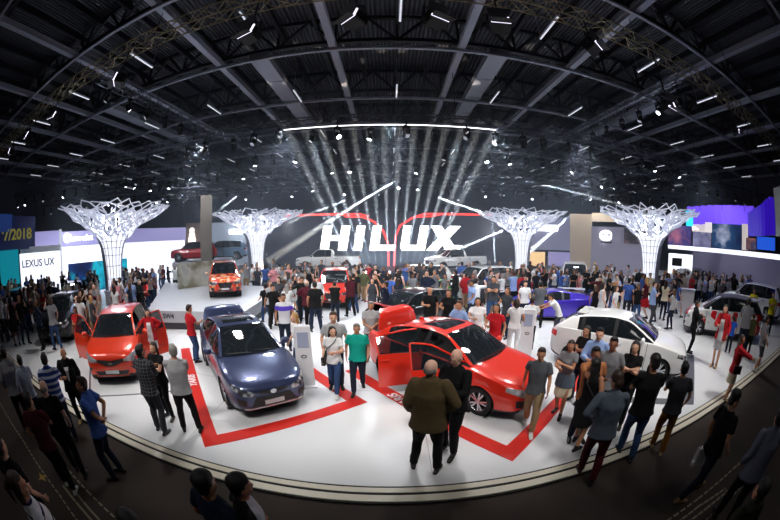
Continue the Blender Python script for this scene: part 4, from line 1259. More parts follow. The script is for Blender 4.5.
dashes([tuple(G(*p).xy) for p in ((700, 524), (725, 502), (747, 480), (760, 462))], .035, .16, .7, 'dashed pale line in the dark carpet at lower right, nearer to the viewer')
dashes([tuple(G(*p).xy) for p in ((678, 521), (700, 504), (727, 486))], .04, .14, .8, 'upper row of small pale marks in the carpet between the dashed lines at lower right')
dashes([tuple(G(*p).xy) for p in ((688, 521), (708, 506), (735, 483))], .04, .14, .8, 'lower row of small pale marks in the carpet between the dashed lines at lower right')
c = G(750, 467); tag(MB().lathe([(.13, -.05), (.13, -.046), (.09, -.046), (.09, -.05)], 20, Matrix.Translation((c.x, c.y, 0)) @ Matrix.Diagonal((1.3, .8, 1, 1))).bar((c.x - .09, c.y, -.047), (c.x + .09, c.y, -.047), .04, .004).bar((c.x, c.y - .07, -.047), (c.x, c.y + .07, -.047), .04, .004).build('carpet_emblem', M_white), 'small white oval emblem in the dark carpet at lower right', 'floor marking')
c = G(41, 475); tag(MB().prism([(c.x - .16, c.y + .02), (c.x - .03, c.y + .03), (c.x, c.y + .12), (c.x + .04, c.y + .03), (c.x + .15, c.y), (c.x + .03, c.y - .04), (c.x, c.y - .12), (c.x - .04, c.y - .04)], -.05, -.045, 'xy').build('carpet_star', M_gold), 'small gold star-shaped mark in the carpet at lower left', 'floor marking')

# ------------------------------------------------------------------ lattice trees of light
M_lat = mat('white_lattice', 'e8eaf2', .35, .1, emit=.28, emit_color='dfe6ff')
M_core = mat('glowing_column_skin', 'ffffff', .5, emit=1.0, emit_color='eef2ff')
M_band = mat('grey_curved_rib', '9a9ba6', .4, .3)
PROF = [(0, .50), (.8, .43), (1.6, .43), (2.5, .50), (3.1, .62), (3.5, .84), (3.85, 1.2), (4.15, 1.7), (4.45, 2.25), (4.7, 2.8), (4.9, 3.15)]
def prof(z): return interp(PROF, z)
def light_tree(x, y, label, side, seed):
    rnd = random.Random(seed); rt = empty('light_tree', (x, y, 0)); sc = MB()
    MB().lathe([(prof(z) - .05, z) for z in [i * .2 for i in range(1, 19)]], 28).build('glowing_column', M_core, rt, smooth=True)
    MB().lathe([(.001, 0), (.75, 0), (.75, .12), (.5, .2), (.001, .2)], 28).build('base', M_white, rt)
    rb = MB(); N = 16
    for k in range(N):
        a = 2 * PI * k / N
        rb.tube([((prof(z)) * math.cos(a), prof(z) * math.sin(a), z) for z in [.2, .9, 1.6, 2.4, 2.9, 3.2, 3.45, 3.65]], .018, 5)
    rb.build('rib', M_dgrey if False else M_band, rt)
    for z in (.9, 1.6, 2.2, 2.7, 3.05, 3.35):
        hp = MB(); r = prof(z) + .01; hp.tube([(r * math.cos(2 * PI * k / 24), r * math.sin(2 * PI * k / 24), z) for k in range(25)], .014, 5)
        hp.build('hoop', M_band, rt)
    # branching crown: angular zigzag network
    levels = [3.55, 3.85, 4.07, 4.28, 4.48, 4.64, 4.78, 4.9]; cnt = [14, 16, 20, 24, 28, 32, 34, 34]
    nodes = []
    for li, z in enumerate(levels):
        row = []
        for k in range(cnt[li]):
            a = 2 * PI * (k + (.5 if li % 2 else 0) + rnd.uniform(-.28, .28)) / cnt[li]; rr = prof(z) * rnd.uniform(.93, 1.06); row.append(Vector((rr * math.cos(a), rr * math.sin(a), z + rnd.uniform(-.08, .1) + (.10 * rnd.random() if li > 4 else 0))))
        nodes.append(row)
    cr = MB()
    for li in range(len(levels) - 1):
        w = .065 - .005 * li
        for p in nodes[li]:
            ds = sorted(nodes[li + 1], key=lambda q: (p - q).length)
            for q in ds[:2]: cr.bar(p, q, w, w * 1.3)
            if rnd.random() < .25: cr.bar(p, sorted(nodes[li], key=lambda q: (p - q).length)[1], w)
    cr.build('crown_branches', M_lat, rt)
    # second, flatter inner layer of the crown
    c2 = MB()
    for k in range(60):
        a = rnd.uniform(0, 2 * PI); r0 = rnd.uniform(.3, 2.3); z = 4.5 + .12 * r0; a2 = a + rnd.uniform(-.5, .5); r2 = r0 + rnd.uniform(.3, .8)
        c2.bar((r0 * math.cos(a), r0 * math.sin(a), z), (r2 * math.cos(a2), r2 * math.sin(a2), z + rnd.uniform(0, .25)), .05)
        c2.bar((r0 * math.cos(a), r0 * math.sin(a), z), (prof(3.9) * math.cos(a), prof(3.9) * math.sin(a), 3.9), .04)
    c2.build('inner_branches', M_lat, rt)
    # grey curved rib on the outer side
    if side:
        a = side; vs = MB(); pr = [(z, prof(z) + .07) for z in [.0, .8, 1.6, 2.4, 3.0, 3.4, 3.75, 4.0, 4.2]]
        for (z0, r0), (z1, r1) in zip(pr, pr[1:]):
            vs.bar((r0 * math.cos(a), r0 * math.sin(a), z0), (r1 * math.cos(a), r1 * math.sin(a), z1), .34, .12)
        vs.build('curved_rib', M_band, rt)
    tag(rt, label, 'light tree')
    l = bpy.data.lights.new('tree_glow', 'POINT'); l.energy = 260; l.color = (.85, .9, 1); l.shadow_soft_size = .5
    o = bpy.data.objects.new('tree_glow', l); COL.objects.link(o); o.location = (x, y, 4.1)
light_tree(-13.2, 10.9, 'white lattice light tree nearest the left edge, beside the left stands', math.radians(200), 1)
light_tree(-9.0, 20.6, 'white lattice light tree at the left end of the HILUX screen', math.radians(180), 2)
light_tree(8.9, 20.6, 'white lattice light tree at the right end of the HILUX screen', math.radians(10), 3)
light_tree(13.9, 12.9, 'white lattice light tree nearest the right edge, before the purple canopy', math.radians(-30), 4)

# ------------------------------------------------------------------ neighbouring stands
def vpanel(mb, px0, px1, pyt, pyb, d0, d1=None, th=.12):
    """upright slab filling a stretch of directions at distances d0..d1"""
    d1 = d1 or d0; pm = (pyt + pyb) / 2
    a0, a1 = az_el(px0, pm)[0], az_el(px1, pm)[0]; p0, p1 = polar(a0, d0), polar(a1, d1)
    dm = ((p0 + p1) / 2).length
    zt = CAM_H + dm * math.tan(az_el((px0 + px1) / 2, pyt)[1]); zb = max(0, CAM_H + dm * math.tan(az_el((px0 + px1) / 2, pyb)[1]))
    n = (p1 - p0).normalized(); n = Vector((-n.y, n.x, 0)) * th
    if n.dot(p0) < 0: n = -n
    vs = [p0, p1, p1 + n, p0 + n]
    mb.add([v + Vector((0, 0, zb)) for v in vs] + [v + Vector((0, 0, zt)) for v in vs], [(3, 2, 1, 0), (4, 5, 6, 7), (0, 1, 5, 4), (1, 2, 6, 5), (2, 3, 7, 6), (3, 0, 4, 7)])
    return p0, p1, zb, zt
def face_text(body, px, py, dist, size, m, parent, face=None, bold=.02):
    a, e = az_el(px, py); p = polar(a, dist - .16); z = CAM_H + dist * math.tan(e)
    M = Matrix.Translation((p.x, p.y, z)) @ Matrix.Rotation(-a if face is None else face, 4, 'Z') @ Matrix.Rotation(PI / 2, 4, 'X')
    return text_on(body, size, m, parent, M, bold)
def stand(name, label, cat='stand'):
    return tag(empty(name), label, cat)
def img_mat(name, cols, scale=1.2, emit=.8):
    m, nt, b = node_mat(name); tc = nt.nodes.new('ShaderNodeTexCoord'); nz = nt.nodes.new('ShaderNodeTexNoise'); nz.inputs['Scale'].default_value = scale; nz.inputs['Detail'].default_value = 3
    nt.links.new(tc.outputs['Object'], nz.inputs['Vector']); cr = nt.nodes.new('ShaderNodeValToRGB'); nt.links.new(nz.outputs['Fac'], cr.inputs[0])
    e = cr.color_ramp.elements; n = len(cols)
    e[0].position = .3; e[0].color = (*hexc(cols[0]), 1); e[1].position = .7; e[1].color = (*hexc(cols[-1]), 1)
    for i, c in enumerate(cols[1:-1]): q = e.new(.3 + .4 * (i + 1) / (n - 1)); q.color = (*hexc(c), 1)
    nt.links.new(cr.outputs[0], b.inputs['Base Color']); nt.links.new(cr.outputs[0], b.inputs['Emission Color']); b.inputs['Emission Strength'].default_value = emit
    return m
# left, from the edge inward
s = stand('exhibition_stand', 'white stand with LEXUS UX lettering on its wall, at the left edge')
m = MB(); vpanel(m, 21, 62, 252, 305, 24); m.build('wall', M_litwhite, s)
m = MB(); vpanel(m, 20, 60, 246, 252, 23.9); m.build('fascia', M_white, s)
face_text('LEXUS UX', 38, 263, 23.8, .62, mat('pale_grey_lettering', '9a98a8', .5), s)
s = stand('exhibition_stand', 'lavender-topped white stand with a round emblem, behind the nearest left light tree')
m = MB(); vpanel(m, 35, 62, 231, 246, 28); m.build('lavender_panel', M_lav, s)
m = MB(); vpanel(m, 62, 186, 229, 243, 27, 30); m.build('fascia', M_lav, s)
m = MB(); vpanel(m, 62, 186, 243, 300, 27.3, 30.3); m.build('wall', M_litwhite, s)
m = MB(); vpanel(m, 60, 62.5, 229, 300, 26.9); m.build('edge_post', M_white, s)
a, e = az_el(67, 238); p = polar(a, 26.8); M = Matrix.Translation((p.x, p.y, CAM_H + 26.8 * math.tan(e))) @ Matrix.Rotation(-a, 4, 'Z') @ Matrix.Rotation(PI / 2, 4, 'X')
MB().lathe([(.34, -.02), (.34, .02), (.2, .02), (.2, -.02), (.34, -.02)], 20, M).build('emblem', M_glow, s)
face_text('Chevrolet', 79, 238, 26.6, .62, M_glow, s)
sc = img_mat('blue_screen_picture', ['0a1638', '0e2a5c', '17a3b8', '0a1c48'], .5, 1.0)
m = MB(); vpanel(m, 69, 128, 261, 290, 22.5, 24); o = m.build('display_screen', sc); tag(o, 'large dark blue screen with a cyan picture behind the nearest left light tree', 'screen')
m = MB(); vpanel(m, 0, 19, 250, 285, 22); o = m.build('display_screen', mat('teal_panel', '0f7f90', .4, emit=.7)); tag(o, 'teal lit panel at the left edge beside the white stand', 'screen')
s = stand('hanging_banner', 'dark banner with a yellow block of lettering hanging high at the left edge', 'banner')
m = MB(); vpanel(m, -4, 35, 216, 250, 22.2, 24.2); m.build('cloth', mat('dark_blue_banner', '141a34', .7, emit=.05, emit_color='3040a0'), s)
m = MB(); vpanel(m, -4, 12, 214, 232, 22.0, 22.6); m.build('blue_part', mat('blue_banner', '1c3f86', .6, emit=.25), s)
face_text('97/2018', 15, 235, 22.6, .85, mat('yellow_lettering', 'a8a048', .5, emit=.25), s, bold=.03)
for q in (-3.6, 3.6):
    pass
s = stand('exhibition_stand', 'brown panelled stand with a small white figure sign, left of the tall column')
m = MB(); vpanel(m, 186, 202, 223, 265, 27); m.build('wall', M_brown, s)
a, e = az_el(192, 236); p = polar(a, 26.85); z = CAM_H + 26.85 * math.tan(e)
M = Matrix.Translation((p.x, p.y, z)) @ Matrix.Rotation(-a, 4, 'Z')
MB().lathe([(.001, -.05), (.2, -.05), (.2, .0), (.001, 0)], 14, M @ Matrix.Translation((0, 0, .45)) @ Matrix.Rotation(PI / 2, 4, 'X')).prism([(-.34, -.5), (-.1, -.5), (0, -.25), (.1, -.5), (.34, -.5), (.2, .25), (-.2, .25)], -.04, 0, 'xz', M).build('figure_sign', M_glow, s)
s = stand('square_tower', 'tall square tower with a yellowish side, left of the screen', 'tower')
a = az_el(206, 235)[0]; p = polar(a, 20.8); MB().box(p.x, p.y, 2.95, .75, .75, 5.9, -a).build('shaft', mat('column_paint', '8e857a', .6), s); MB().box(p.x, p.y, .35, .95, .95, .7, -a).build('plinth', M_dgrey, s)
s = stand('exhibition_stand', 'pale grey wall with a white light bar, between the column and the left screen tree')
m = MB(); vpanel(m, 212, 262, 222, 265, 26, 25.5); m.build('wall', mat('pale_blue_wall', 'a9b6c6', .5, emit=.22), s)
m = MB(); vpanel(m, 229, 250, 229, 234, 25.3, 25.2); m.build('light_bar', M_glow, s)
# landscape backdrop beside the orange vehicle
m = MB(); vpanel(m, 178, 214, 262, 292, 17.6, 18.5); tag(m.build('backdrop_wall', img_mat('landscape_picture', ['8a8f94', 'a4a49c', '6b6a58', '7b5a50'], .9, .3)), 'greenish landscape backdrop wall behind the orange vehicle', 'backdrop')
m = MB(); vpanel(m, 172, 232, 262, 266, 21.5, 21.5, 4.0); tag(m.build('upper_platform', M_grey), 'raised grey deck carrying two small vehicles behind the landscape backdrop', 'platform')
# right
s = stand('exhibition_stand', 'violet-grey wall with a white light bar, right of the right screen tree')
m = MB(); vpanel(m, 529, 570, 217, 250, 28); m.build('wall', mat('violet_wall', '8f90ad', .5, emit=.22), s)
m = MB(); vpanel(m, 536, 558, 225, 231, 27.8); m.build('light_bar', M_glow, s)
m = MB(); vpanel(m, 529, 545, 252, 266, 27.5); m.build('warm_panel', mat('warm_lit_panel', 'f0c890', .5, emit=.8), s)
m = MB(); vpanel(m, 548, 570, 252, 266, 27.9); m.build('lower_wall', M_lav, s)
s = stand('exhibition_stand', 'beige curtain-like wall between the violet wall and the grey emblem wall')
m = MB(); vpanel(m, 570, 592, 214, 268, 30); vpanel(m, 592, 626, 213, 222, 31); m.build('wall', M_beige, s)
s = stand('exhibition_stand', 'grey-violet stand wall with a white oval emblem')
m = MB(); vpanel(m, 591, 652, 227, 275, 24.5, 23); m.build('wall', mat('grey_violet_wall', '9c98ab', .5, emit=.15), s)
a, e = az_el(606, 235.5); p = polar(a, 23.9); M = Matrix.Translation((p.x, p.y, CAM_H + 23.9 * math.tan(e))) @ Matrix.Rotation(-a, 4, 'Z') @ Matrix.Rotation(PI / 2, 4, 'X')
MB().lathe([(.52, -.02), (.52, .03), (.42, .03), (.42, -.02), (.52, -.02)], 24, M @ Matrix.Diagonal((1, .72, 1, 1))).lathe([(.24, -.02), (.24, .03), (.15, .03), (.15, -.02)], 16, M @ Matrix.Translation((-.2, .06, 0)) @ Matrix.Diagonal((1, .8, 1, 1))).lathe([(.24, -.02), (.24, .03), (.15, .03), (.15, -.02)], 16, M @ Matrix.Translation((.2, .06, 0)) @ Matrix.Diagonal((1, .8, 1, 1))).bar(M @ Vector((-.3, -.16, .01)), M @ Vector((.3, -.16, .01)), .1, .04).build('emblem', M_glow, s)
m = MB(); vpanel(m, 600, 612, 241.5, 243, 23.8); m.build('name_bar', M_dgrey, s)
m = MB(); vpanel(m, 624, 646, 228, 244, 23.2, 22.8); m.build('picture', img_mat('dark_picture', ['4a4440', '2c2a30', '806a70'], 1.0, .4), s)
M_purple = mat('purple_lit_canopy', '6a50d0', .45, emit=.85, emit_color='6440d4')
s = stand('hanging_canopy', 'long purple lit ring canopy hanging at the right', 'canopy')
m = MB()
for i in range(10):
    f0, f1 = i / 10, (i + 1) / 10; x0 = 690 + 62 * f0; x1 = 690 + 62 * f1; dd = lambda f: 22 + 2.2 * math.sin(PI * f)
    vpanel(m, x0, x1, 207 - 2 * math.sin(PI * f0), 224 + 1.5 * f0, dd(f0), dd(f1), .25)
m.build('skirt', M_purple, s)
m = MB(); vpanel(m, 686, 693, 211, 226, 21.9); m.build('cyan_end', mat('cyan_light', '30c8f0', .4, emit=1.2), s)
m = MB()
for pxx in (700, 722, 744):
    a = az_el(pxx, 206)[0]; p = polar(a, 22.6); m.tube([(p.x, p.y, 5.4), (p.x, p.y, 12.4)], .02, 5)
m.build('cable', M_dark, s)
s = stand('hanging_screen', 'curved dark purple screen hanging at the right edge', 'screen')
m = MB()
for i in range(8):
    f0, f1 = i / 8, (i + 1) / 8; dd = lambda f: 15.5 - 1.2 * f - 1.0 * math.sin(PI * f)
    vpanel(m, 748 + 27 * f0, 748 + 27 * f1, 212 - 17 * f0, 236 - 1 * f0, dd(f0), dd(f1), .15)
m.build('curved_face', mat('violet_screen', '2a1690', .4, emit=.5, emit_color='3a18c8'), s)
m = MB(); a = az_el(758, 205)[0]; p = polar(a, 14.6); m.tube([(p.x, p.y, 5.2), (p.x, p.y, 12.4)], .02, 5); m.build('cable', M_dark, s)
m = MB(); vpanel(m, 775, 790, 186, 236, 13.0, 12.0); tag(m.build('edge_wall', mat('pale_green_grey_wall', 'a9b4ae', .5)), 'pale grey upright panel at the right edge of the view beside the purple screen', 'panel')
s = stand('exhibition_stand', 'white stand with pictures and screens under the purple canopy, at the right')
for k, (x0, x1, yt, yb, mm) in enumerate(((668, 691, 226, 247, img_mat('magenta_car_picture', ['6a5890', '2c2a60', 'a86070'], .8, .6)), (693, 711, 232, 247, img_mat('pale_picture', ['8c8aa8', '5a5878', 'b0a8c0'], 1, .6)), (712, 742, 224, 249, img_mat('night_car_picture', ['101a3a', '1c3a5c', 'b0b4c8'], .7, .9)), (746, 756, 238, 250, img_mat('small_picture', ['70506a', '3a3a50', 'a06050'], 1, .6)), (757, 775, 237, 250, mat('blue_screen', '1c4fc0', .4, emit=.9)))):
    m = MB(); vpanel(m, x0, x1, yt, yb, 23.0 - k * .4); m.build('picture', mm, s)
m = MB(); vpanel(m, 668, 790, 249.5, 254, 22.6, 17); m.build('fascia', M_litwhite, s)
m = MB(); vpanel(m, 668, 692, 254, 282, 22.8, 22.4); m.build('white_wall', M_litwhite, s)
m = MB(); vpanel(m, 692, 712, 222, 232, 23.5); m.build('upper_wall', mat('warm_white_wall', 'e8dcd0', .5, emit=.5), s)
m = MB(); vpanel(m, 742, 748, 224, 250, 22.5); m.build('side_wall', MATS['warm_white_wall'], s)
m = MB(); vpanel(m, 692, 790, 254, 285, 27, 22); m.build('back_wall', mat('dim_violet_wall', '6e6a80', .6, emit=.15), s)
m = MB(); vpanel(m, 672, 682, 258, 266, 22.5); m.build('wall_monitor', M_black, s)
# ------------------------------------------------------------------ the cars
CARROOT = {}
CARS = []     # (x, y, heading, half length, half width) kept free of the crowd
def car(P, name, label, m, x, y, deg, z=0.0, s=1.0, group=None, **k):
    h = math.radians(deg); c = make_car(name, P, m, (x, y, z), h, **k); c.scale = (s, s, s); tag(c, label, 'car', group)
    if 'raised red bonnet' in label: CARROOT['raised red bonnet'] = c
    CARS.append((x, y, h, P['L'] / 2 * s + .15, .95 * s)); return c
M_red = paint('bright_red_paint', hexc('e22f1e'), .05)
M_orange = paint('orange_red_paint', hexc('e03a1c'), .1)
M_blue = paint('blue_grey_paint', hexc('3e486c'), .45)
M_whitep = paint('white_paint', hexc('f4f4f4'), 0)
M_blackp = paint('black_paint', hexc('15161c'), .4)
M_purplep = paint('purple_blue_paint', hexc('3a22b0'), .35)
M_dred = paint('deep_red_paint', hexc('a8141c'), .2)
M_silver = paint('silver_paint', hexc('9a9fa8'), .6)
M_green = paint('bright_green_paint', hexc('2fae3c'), .1)
# painted flames of the show vehicle: a property of its wrap
def wrap_mat(name, cols, scale, mid=.5):
    m, nt, b = node_mat(name); tc = nt.nodes.new('ShaderNodeTexCoord'); nz = nt.nodes.new('ShaderNodeTexNoise'); nz.inputs['Scale'].default_value = scale
    nt.links.new(tc.outputs['Object'], nz.inputs['Vector']); cr = nt.nodes.new('ShaderNodeValToRGB'); nt.links.new(nz.outputs['Fac'], cr.inputs[0]); cr.color_ramp.interpolation = 'CONSTANT'
    e = cr.color_ramp.elements; e[0].color = (*hexc(cols[0]), 1); e[1].position = mid; e[1].color = (*hexc(cols[1]), 1)
    q = e.new(mid + .06); q.color = (*hexc(cols[2]), 1)
    nt.links.new(cr.outputs[0], b.inputs['Base Color']); b.inputs['Roughness'].default_value = .25; b.inputs['Coat Weight'].default_value = 1
    return m
M_flame = wrap_mat('orange_flame_wrap', ['c8321e', 'e8823a', 'e8c0a0'], 3.5)
M_race = wrap_mat('white_red_race_wrap', ['f0f0f0', 'f0f0f0', 'c01820'], 1.0, .46)

blue = car(SEDAN, 'sedan', 'blue-grey sedan with its boot lid raised, inside the left red band', M_blue, -3.5, 6.6, -49, s=.965, lid=62, sunroof=True)
redc = car(SEDAN, 'sedan', 'bright red sedan with both near-side doors and its boot open', M_red, 1.33, 6.62, -47.5, s=.965, open_doors={(0, -1): 58, (1, -1): 62}, lid=84, sunroof=True, lamps=M_lampw)
hat = car(HATCH, 'hatchback', 'orange-red hatchback facing the viewer with its front doors open, at the left', M_orange, -7.52, 6.15, -53, s=.965, open_doors={(0, -1): 55, (0, 1): 55}, grille='wing', lamps=M_lampw)
wht = car(LIFT, 'hatchback', 'white hatchback behind the group of young people, at the right', M_whitep, 6.1, 6.42, -49, s=.98, grille='v', spoiler=True, lamps=M_lamp)
# extra open tailgate look of the white hatchback's rear: red lamp strip comes with the car
FC = G(226, 299, PLZ) * 1.0 + Vector((-.5, .87, 0)) * 1.95
car(SUV, 'off_roader', 'orange flame-painted off-roader on the light grey platform', M_flame, FC.x, FC.y, -60, z=PLZ, s=.84, grille='big', rails=True, lod=0)
car(SUV, 'off_roader', 'red off-roader facing the viewer in the thick of the crowd, left of centre', M_red, -2.75, 16.0, -84, s=.93, grille='big', lod=0)
car(HATCH, 'hatchback', 'black hatchback with a raised red bonnet just behind the red sedan', M_blackp, .75, 11.4, -140, s=.9, lod=0, hood_open=30)
car(SUPER, 'sports_car', 'bright green sports car in the crowd behind the red sedan', M_green, 2.3, 16.2, 200, s=.9, lod=0, grille='big')
car(SUV, 'off_roader', 'white off-roader side on in the crowd, right of centre', M_whitep, 4.9, 16.8, 205, s=.95, grille='big', lod=0)
car(SUV, 'off_roader', 'white off-roader half hidden in the crowd below the X of the lettering', M_whitep, 1.6, 19.0, 185, s=.9, grille='big', lod=0)
car(PICKUP, 'pickup_truck', 'white pickup truck on the show platform under the letters H and I', M_whitep, -4.5, 21.9, 188, z=.9, s=.85, grille='big', lod=0)
car(PICKUP, 'pickup_truck', 'white pickup truck on the show platform under the letter X', M_whitep, 4.3, 21.9, 200, z=.9, s=.85, grille='big', lod=0)
car(SUPER, 'sports_car', 'purple-blue sports car in the crowd behind the white hatchback', M_purplep, 6.7, 12.0, 163, s=.97, lod=0, grille='big', hood_open=0)
car(HATCH, 'race_car', 'white and red race-liveried hatchback with black roof, at the far right', M_race, 12.6, 6.4, 122, s=1.0, accent='roof', lod=0, grille='big', spoiler=True)
p = G(775, 312); car(SUV, 'off_roader', 'white off-roader cut by the right edge behind the people in yellow shirts', M_whitep, 17.8, 6.9, 95, s=.95, lod=0, grille='big')
car(SUV, 'off_roader', 'black off-roader in the crowd under the purple canopy', M_blackp, 18.6, 13.6, 130, s=1.0, lod=0, grille='big', rails=True)
car(SUV, 'box_van', 'white van with a dark rear window by the grey emblem wall', M_whitep, 11.8, 18.2, 60, s=1.05, lod=0, grille='big')
car(HATCH, 'hatchback', 'black hatchback facing the viewer left of the orange-red hatchback', M_blackp, -12.6, 6.9, -50, s=.97, lod=0, grille='v')
car(HATCH, 'hatchback', 'silver-grey hatchback among visitors between the left light tree and the edge', M_silver, -16.5, 10.0, -30, s=.95, lod=0)
car(HATCH, 'hatchback', 'deep red hatchback cut by the left edge', M_dred, -17.6, 6.3, -60, s=.97, lod=0)
a = az_el(190, 255)[0]; p = polar(a, 22.2); car(SUV, 'off_roader', 'red off-roader up on the raised grey deck, left', M_dred, p.x, p.y + .6, 200, z=1.62 if False else CAM_H + 21.5 * math.tan(az_el(202, 262)[1]), s=.75, lod=0)
a = az_el(217, 255)[0]; p = polar(a, 22.2); car(SUV, 'off_roader', 'white and blue off-roader up on the raised grey deck, right', paint('pale_blue_paint', hexc('8fb0d0'), .2), p.x + .2, p.y + .6, 200, z=CAM_H + 21.5 * math.tan(az_el(202, 262)[1]), s=.75, lod=0)

for ch in KIDS(CARROOT['raised red bonnet']):
    if ch.name.startswith('hood'): ch.data.materials[0] = M_dred
# white information totems
def totem(x, y, label, rz, h=1.35):
    rt = empty('info_totem', (x, y, 0), rz)
    MB().prism([(-.2, 0), (.2, 0), (.17, h), (-.17, h)], -.06, .06).build('body', M_white, rt, bevel=.01)
    MB().box(0, 0, .015, .5, .34, .03).build('base', M_white, rt)
    MB().box(0, -.066, h - .3, .24, .012, .34).build('display', mat('totem_display', '8c93a8', .2, emit=.25), rt)
    MB().lathe([(.05, -.005), (.05, .005), (.035, .005), (.035, -.005), (.05, -.005)], 14, Matrix.Translation((0, -.068, h - .68)) @ Matrix.Rotation(PI / 2, 4, 'X') @ Matrix.Diagonal((1.3, .8, 1, 1))).build('emblem', M_dgrey, rt)
    tag(rt, label, 'totem')
totem(-1.86, 6.42, 'white information totem in front of the blue-grey sedan', math.radians(16), 1.42)
totem(3.78, 8.0, 'white information totem behind the red sedan beside two people in white', math.radians(-25), 1.35)
# white signs and counters in the crowd
for (px, py, d, w, h, lab) in ((571, 290, 15.5, 1.3, .95, 'white counter in the crowd above the purple sports car'), (628, 275, 19, 2.4, 1.0, 'long white counter before the grey emblem wall'), (685, 290, 17.5, 1.2, 1.1, 'pale counter beside the right-hand light tree'), (505, 268, 21.0, 1.2, 1.1, 'white box-shaped counter left of the right screen tree'), (120, 300, 16.5, 1.6, 1.05, 'white counter right of the nearest left light tree')):
    a = az_el(px, py)[0]; p = polar(a, d); rt = empty('counter', (p.x, p.y, 0), -a)
    MB().box(0, 0, h / 2, w, .5, h).build('body', M_white, rt, bevel=.02); MB().box(0, 0, h + .015, w + .1, .6, .03).build('counter_top', M_grey, rt, bevel=.008); tag(rt, lab, 'counter'); CARS.append((p.x, p.y, -a, w / 2 + .1, .45))
# ------------------------------------------------------------------ people in the foreground
S_L, S_T, S_B, S_P = SKINS
def vh(x, y, rel): return rel + math.degrees(math.atan2(-x, y))
PEOPLE = []
K = dict
def fg(key, hpx, fpx, rel, label, colors, sex='m', build=1.0, h=None, grp=None, **fig):
    """head/foot: where the photograph shows the top of the head and the feet (either may be None)"""
    if fpx is not None and hpx is not None:
        f = G(*fpx, -.05 if G(*fpx).y < 2.9 else 0)
        best = None
        for i in range(145, 192, 1):
            q = G(hpx[0], hpx[1], i / 100); e = (Vector((q.x, q.y)) - Vector((f.x, f.y))).length
            if best is None or e < best[0]: best = (e, i / 100, q)
        hh = h or min(1.86, max(1.55, best[1])); q = G(hpx[0], hpx[1], hh); loc = (f * .6 + Vector((q.x, q.y, 0)) * .4)
    elif fpx is not None: loc = G(*fpx); hh = h or 1.7
    else: hh = h or 1.7; q = G(hpx[0], hpx[1], hh); loc = Vector((q.x, q.y, 0))
    loc.z = -.05 if loc.y < 3.1 else 0.0
    PEOPLE.append((loc.x, loc.y))
    return person(loc, vh(loc.x, loc.y, rel), label, key, colors, h=hh, group=grp, sex=sex, build=build, **fig)
BLK = cloth('black', '121214'); NVY = cloth('navy', '1c2438'); JEAN = cloth('blue_denim', '31486e'); DJEAN = cloth('dark_denim', '1d2535'); GRY = cloth('grey', '7d7d82'); DGRY = cloth('charcoal', '3a3c42'); LGRY = cloth('light_grey', 'a9a9ac'); WHT = cloth('white', 'e6e6e8'); RED = cloth('red', 'b51f28'); BLUE = cloth('mid_blue', '3f5fa8'); LBLUE = cloth('light_blue', '8fa6d4'); TEAL = cloth('teal_green', '12a08e'); BRN = cloth('dark_brown_tweed', '54462f'); KHA = cloth('khaki', '9a8263'); MUS = cloth('mustard', '8a5c22'); MAR = cloth('maroon', '4a1622'); CREAM = cloth('cream', 'd8ccb4'); YEL = cloth('yellow', 'd8d020'); PINK = cloth('pink', 'd88890'); OLV = cloth('olive', '5a5c3c'); ORG = cloth('orange_print', 'b0724a')
DEN = cloth('faded_denim_shirt', '56606e'); SLATE = cloth('slate_grey', '565a60')
SHB = mat('black_leather', '0e0e10', .35); SHW = mat('white_trainer', 'd8d8d6', .5); SHT = mat('tan_shoe', 'a08058', .5)
STR = stripe_mat('blue_white_striped_jersey', '23408c', 'c3cbe0', 9.0, width=.42); STR2 = stripe_mat('white_navy_striped_top', 'dedee2', '1c2450', 8.0, width=.28); PLD = stripe_mat('dark_plaid_cotton', '25262c', '6c6f78', 16, width=.14, plaid=True)
HB, HD, HN, HY, HG, HT = (HAIRS[k] for k in ('black', 'dark_brown', 'brown', 'blond', 'grey', 'thin_grey'))

def prop(nm, mb, m, root, fr=None, label=None, cat=None):
    """something held or carried: a thing of its own, placed in the figure's frame"""
    o = mb.build(nm, m, None, bevel=.0)
    o.matrix_world = Matrix.Translation(root.location) @ Matrix.Rotation(root.rotation_euler.z, 4, 'Z') @ Matrix.Diagonal((*root.scale, 1))
    return tag(o, label, cat)
def hand(fr, s, k=.08):
    a = fr['arm'][s]; return a[2] + a[3] * k
def strap_bag(root, fr, m, side, label):
    hp = fr['hip'] + Vector((side * .22, .06, .0)); b = MB().box(hp.x, hp.y, hp.z, .09, .26, .2)
    sh = fr['sh'] + Vector((-side * .10, 0, .07)); ch = fr['chest']
    b.tube([hp + Vector((0, 0, .1)), Vector((side * .12, .17, ch.z - .05)), Vector((-side * .05, .15, ch.z + .10)), sh, Vector((-side * .02, -.15, ch.z + .05)), Vector((side * .15, -.15, ch.z - .12)), hp + Vector((0, -.02, .1))], .011, 5)
    return prop('shoulder_bag', b, m, root, fr, label, 'bag')

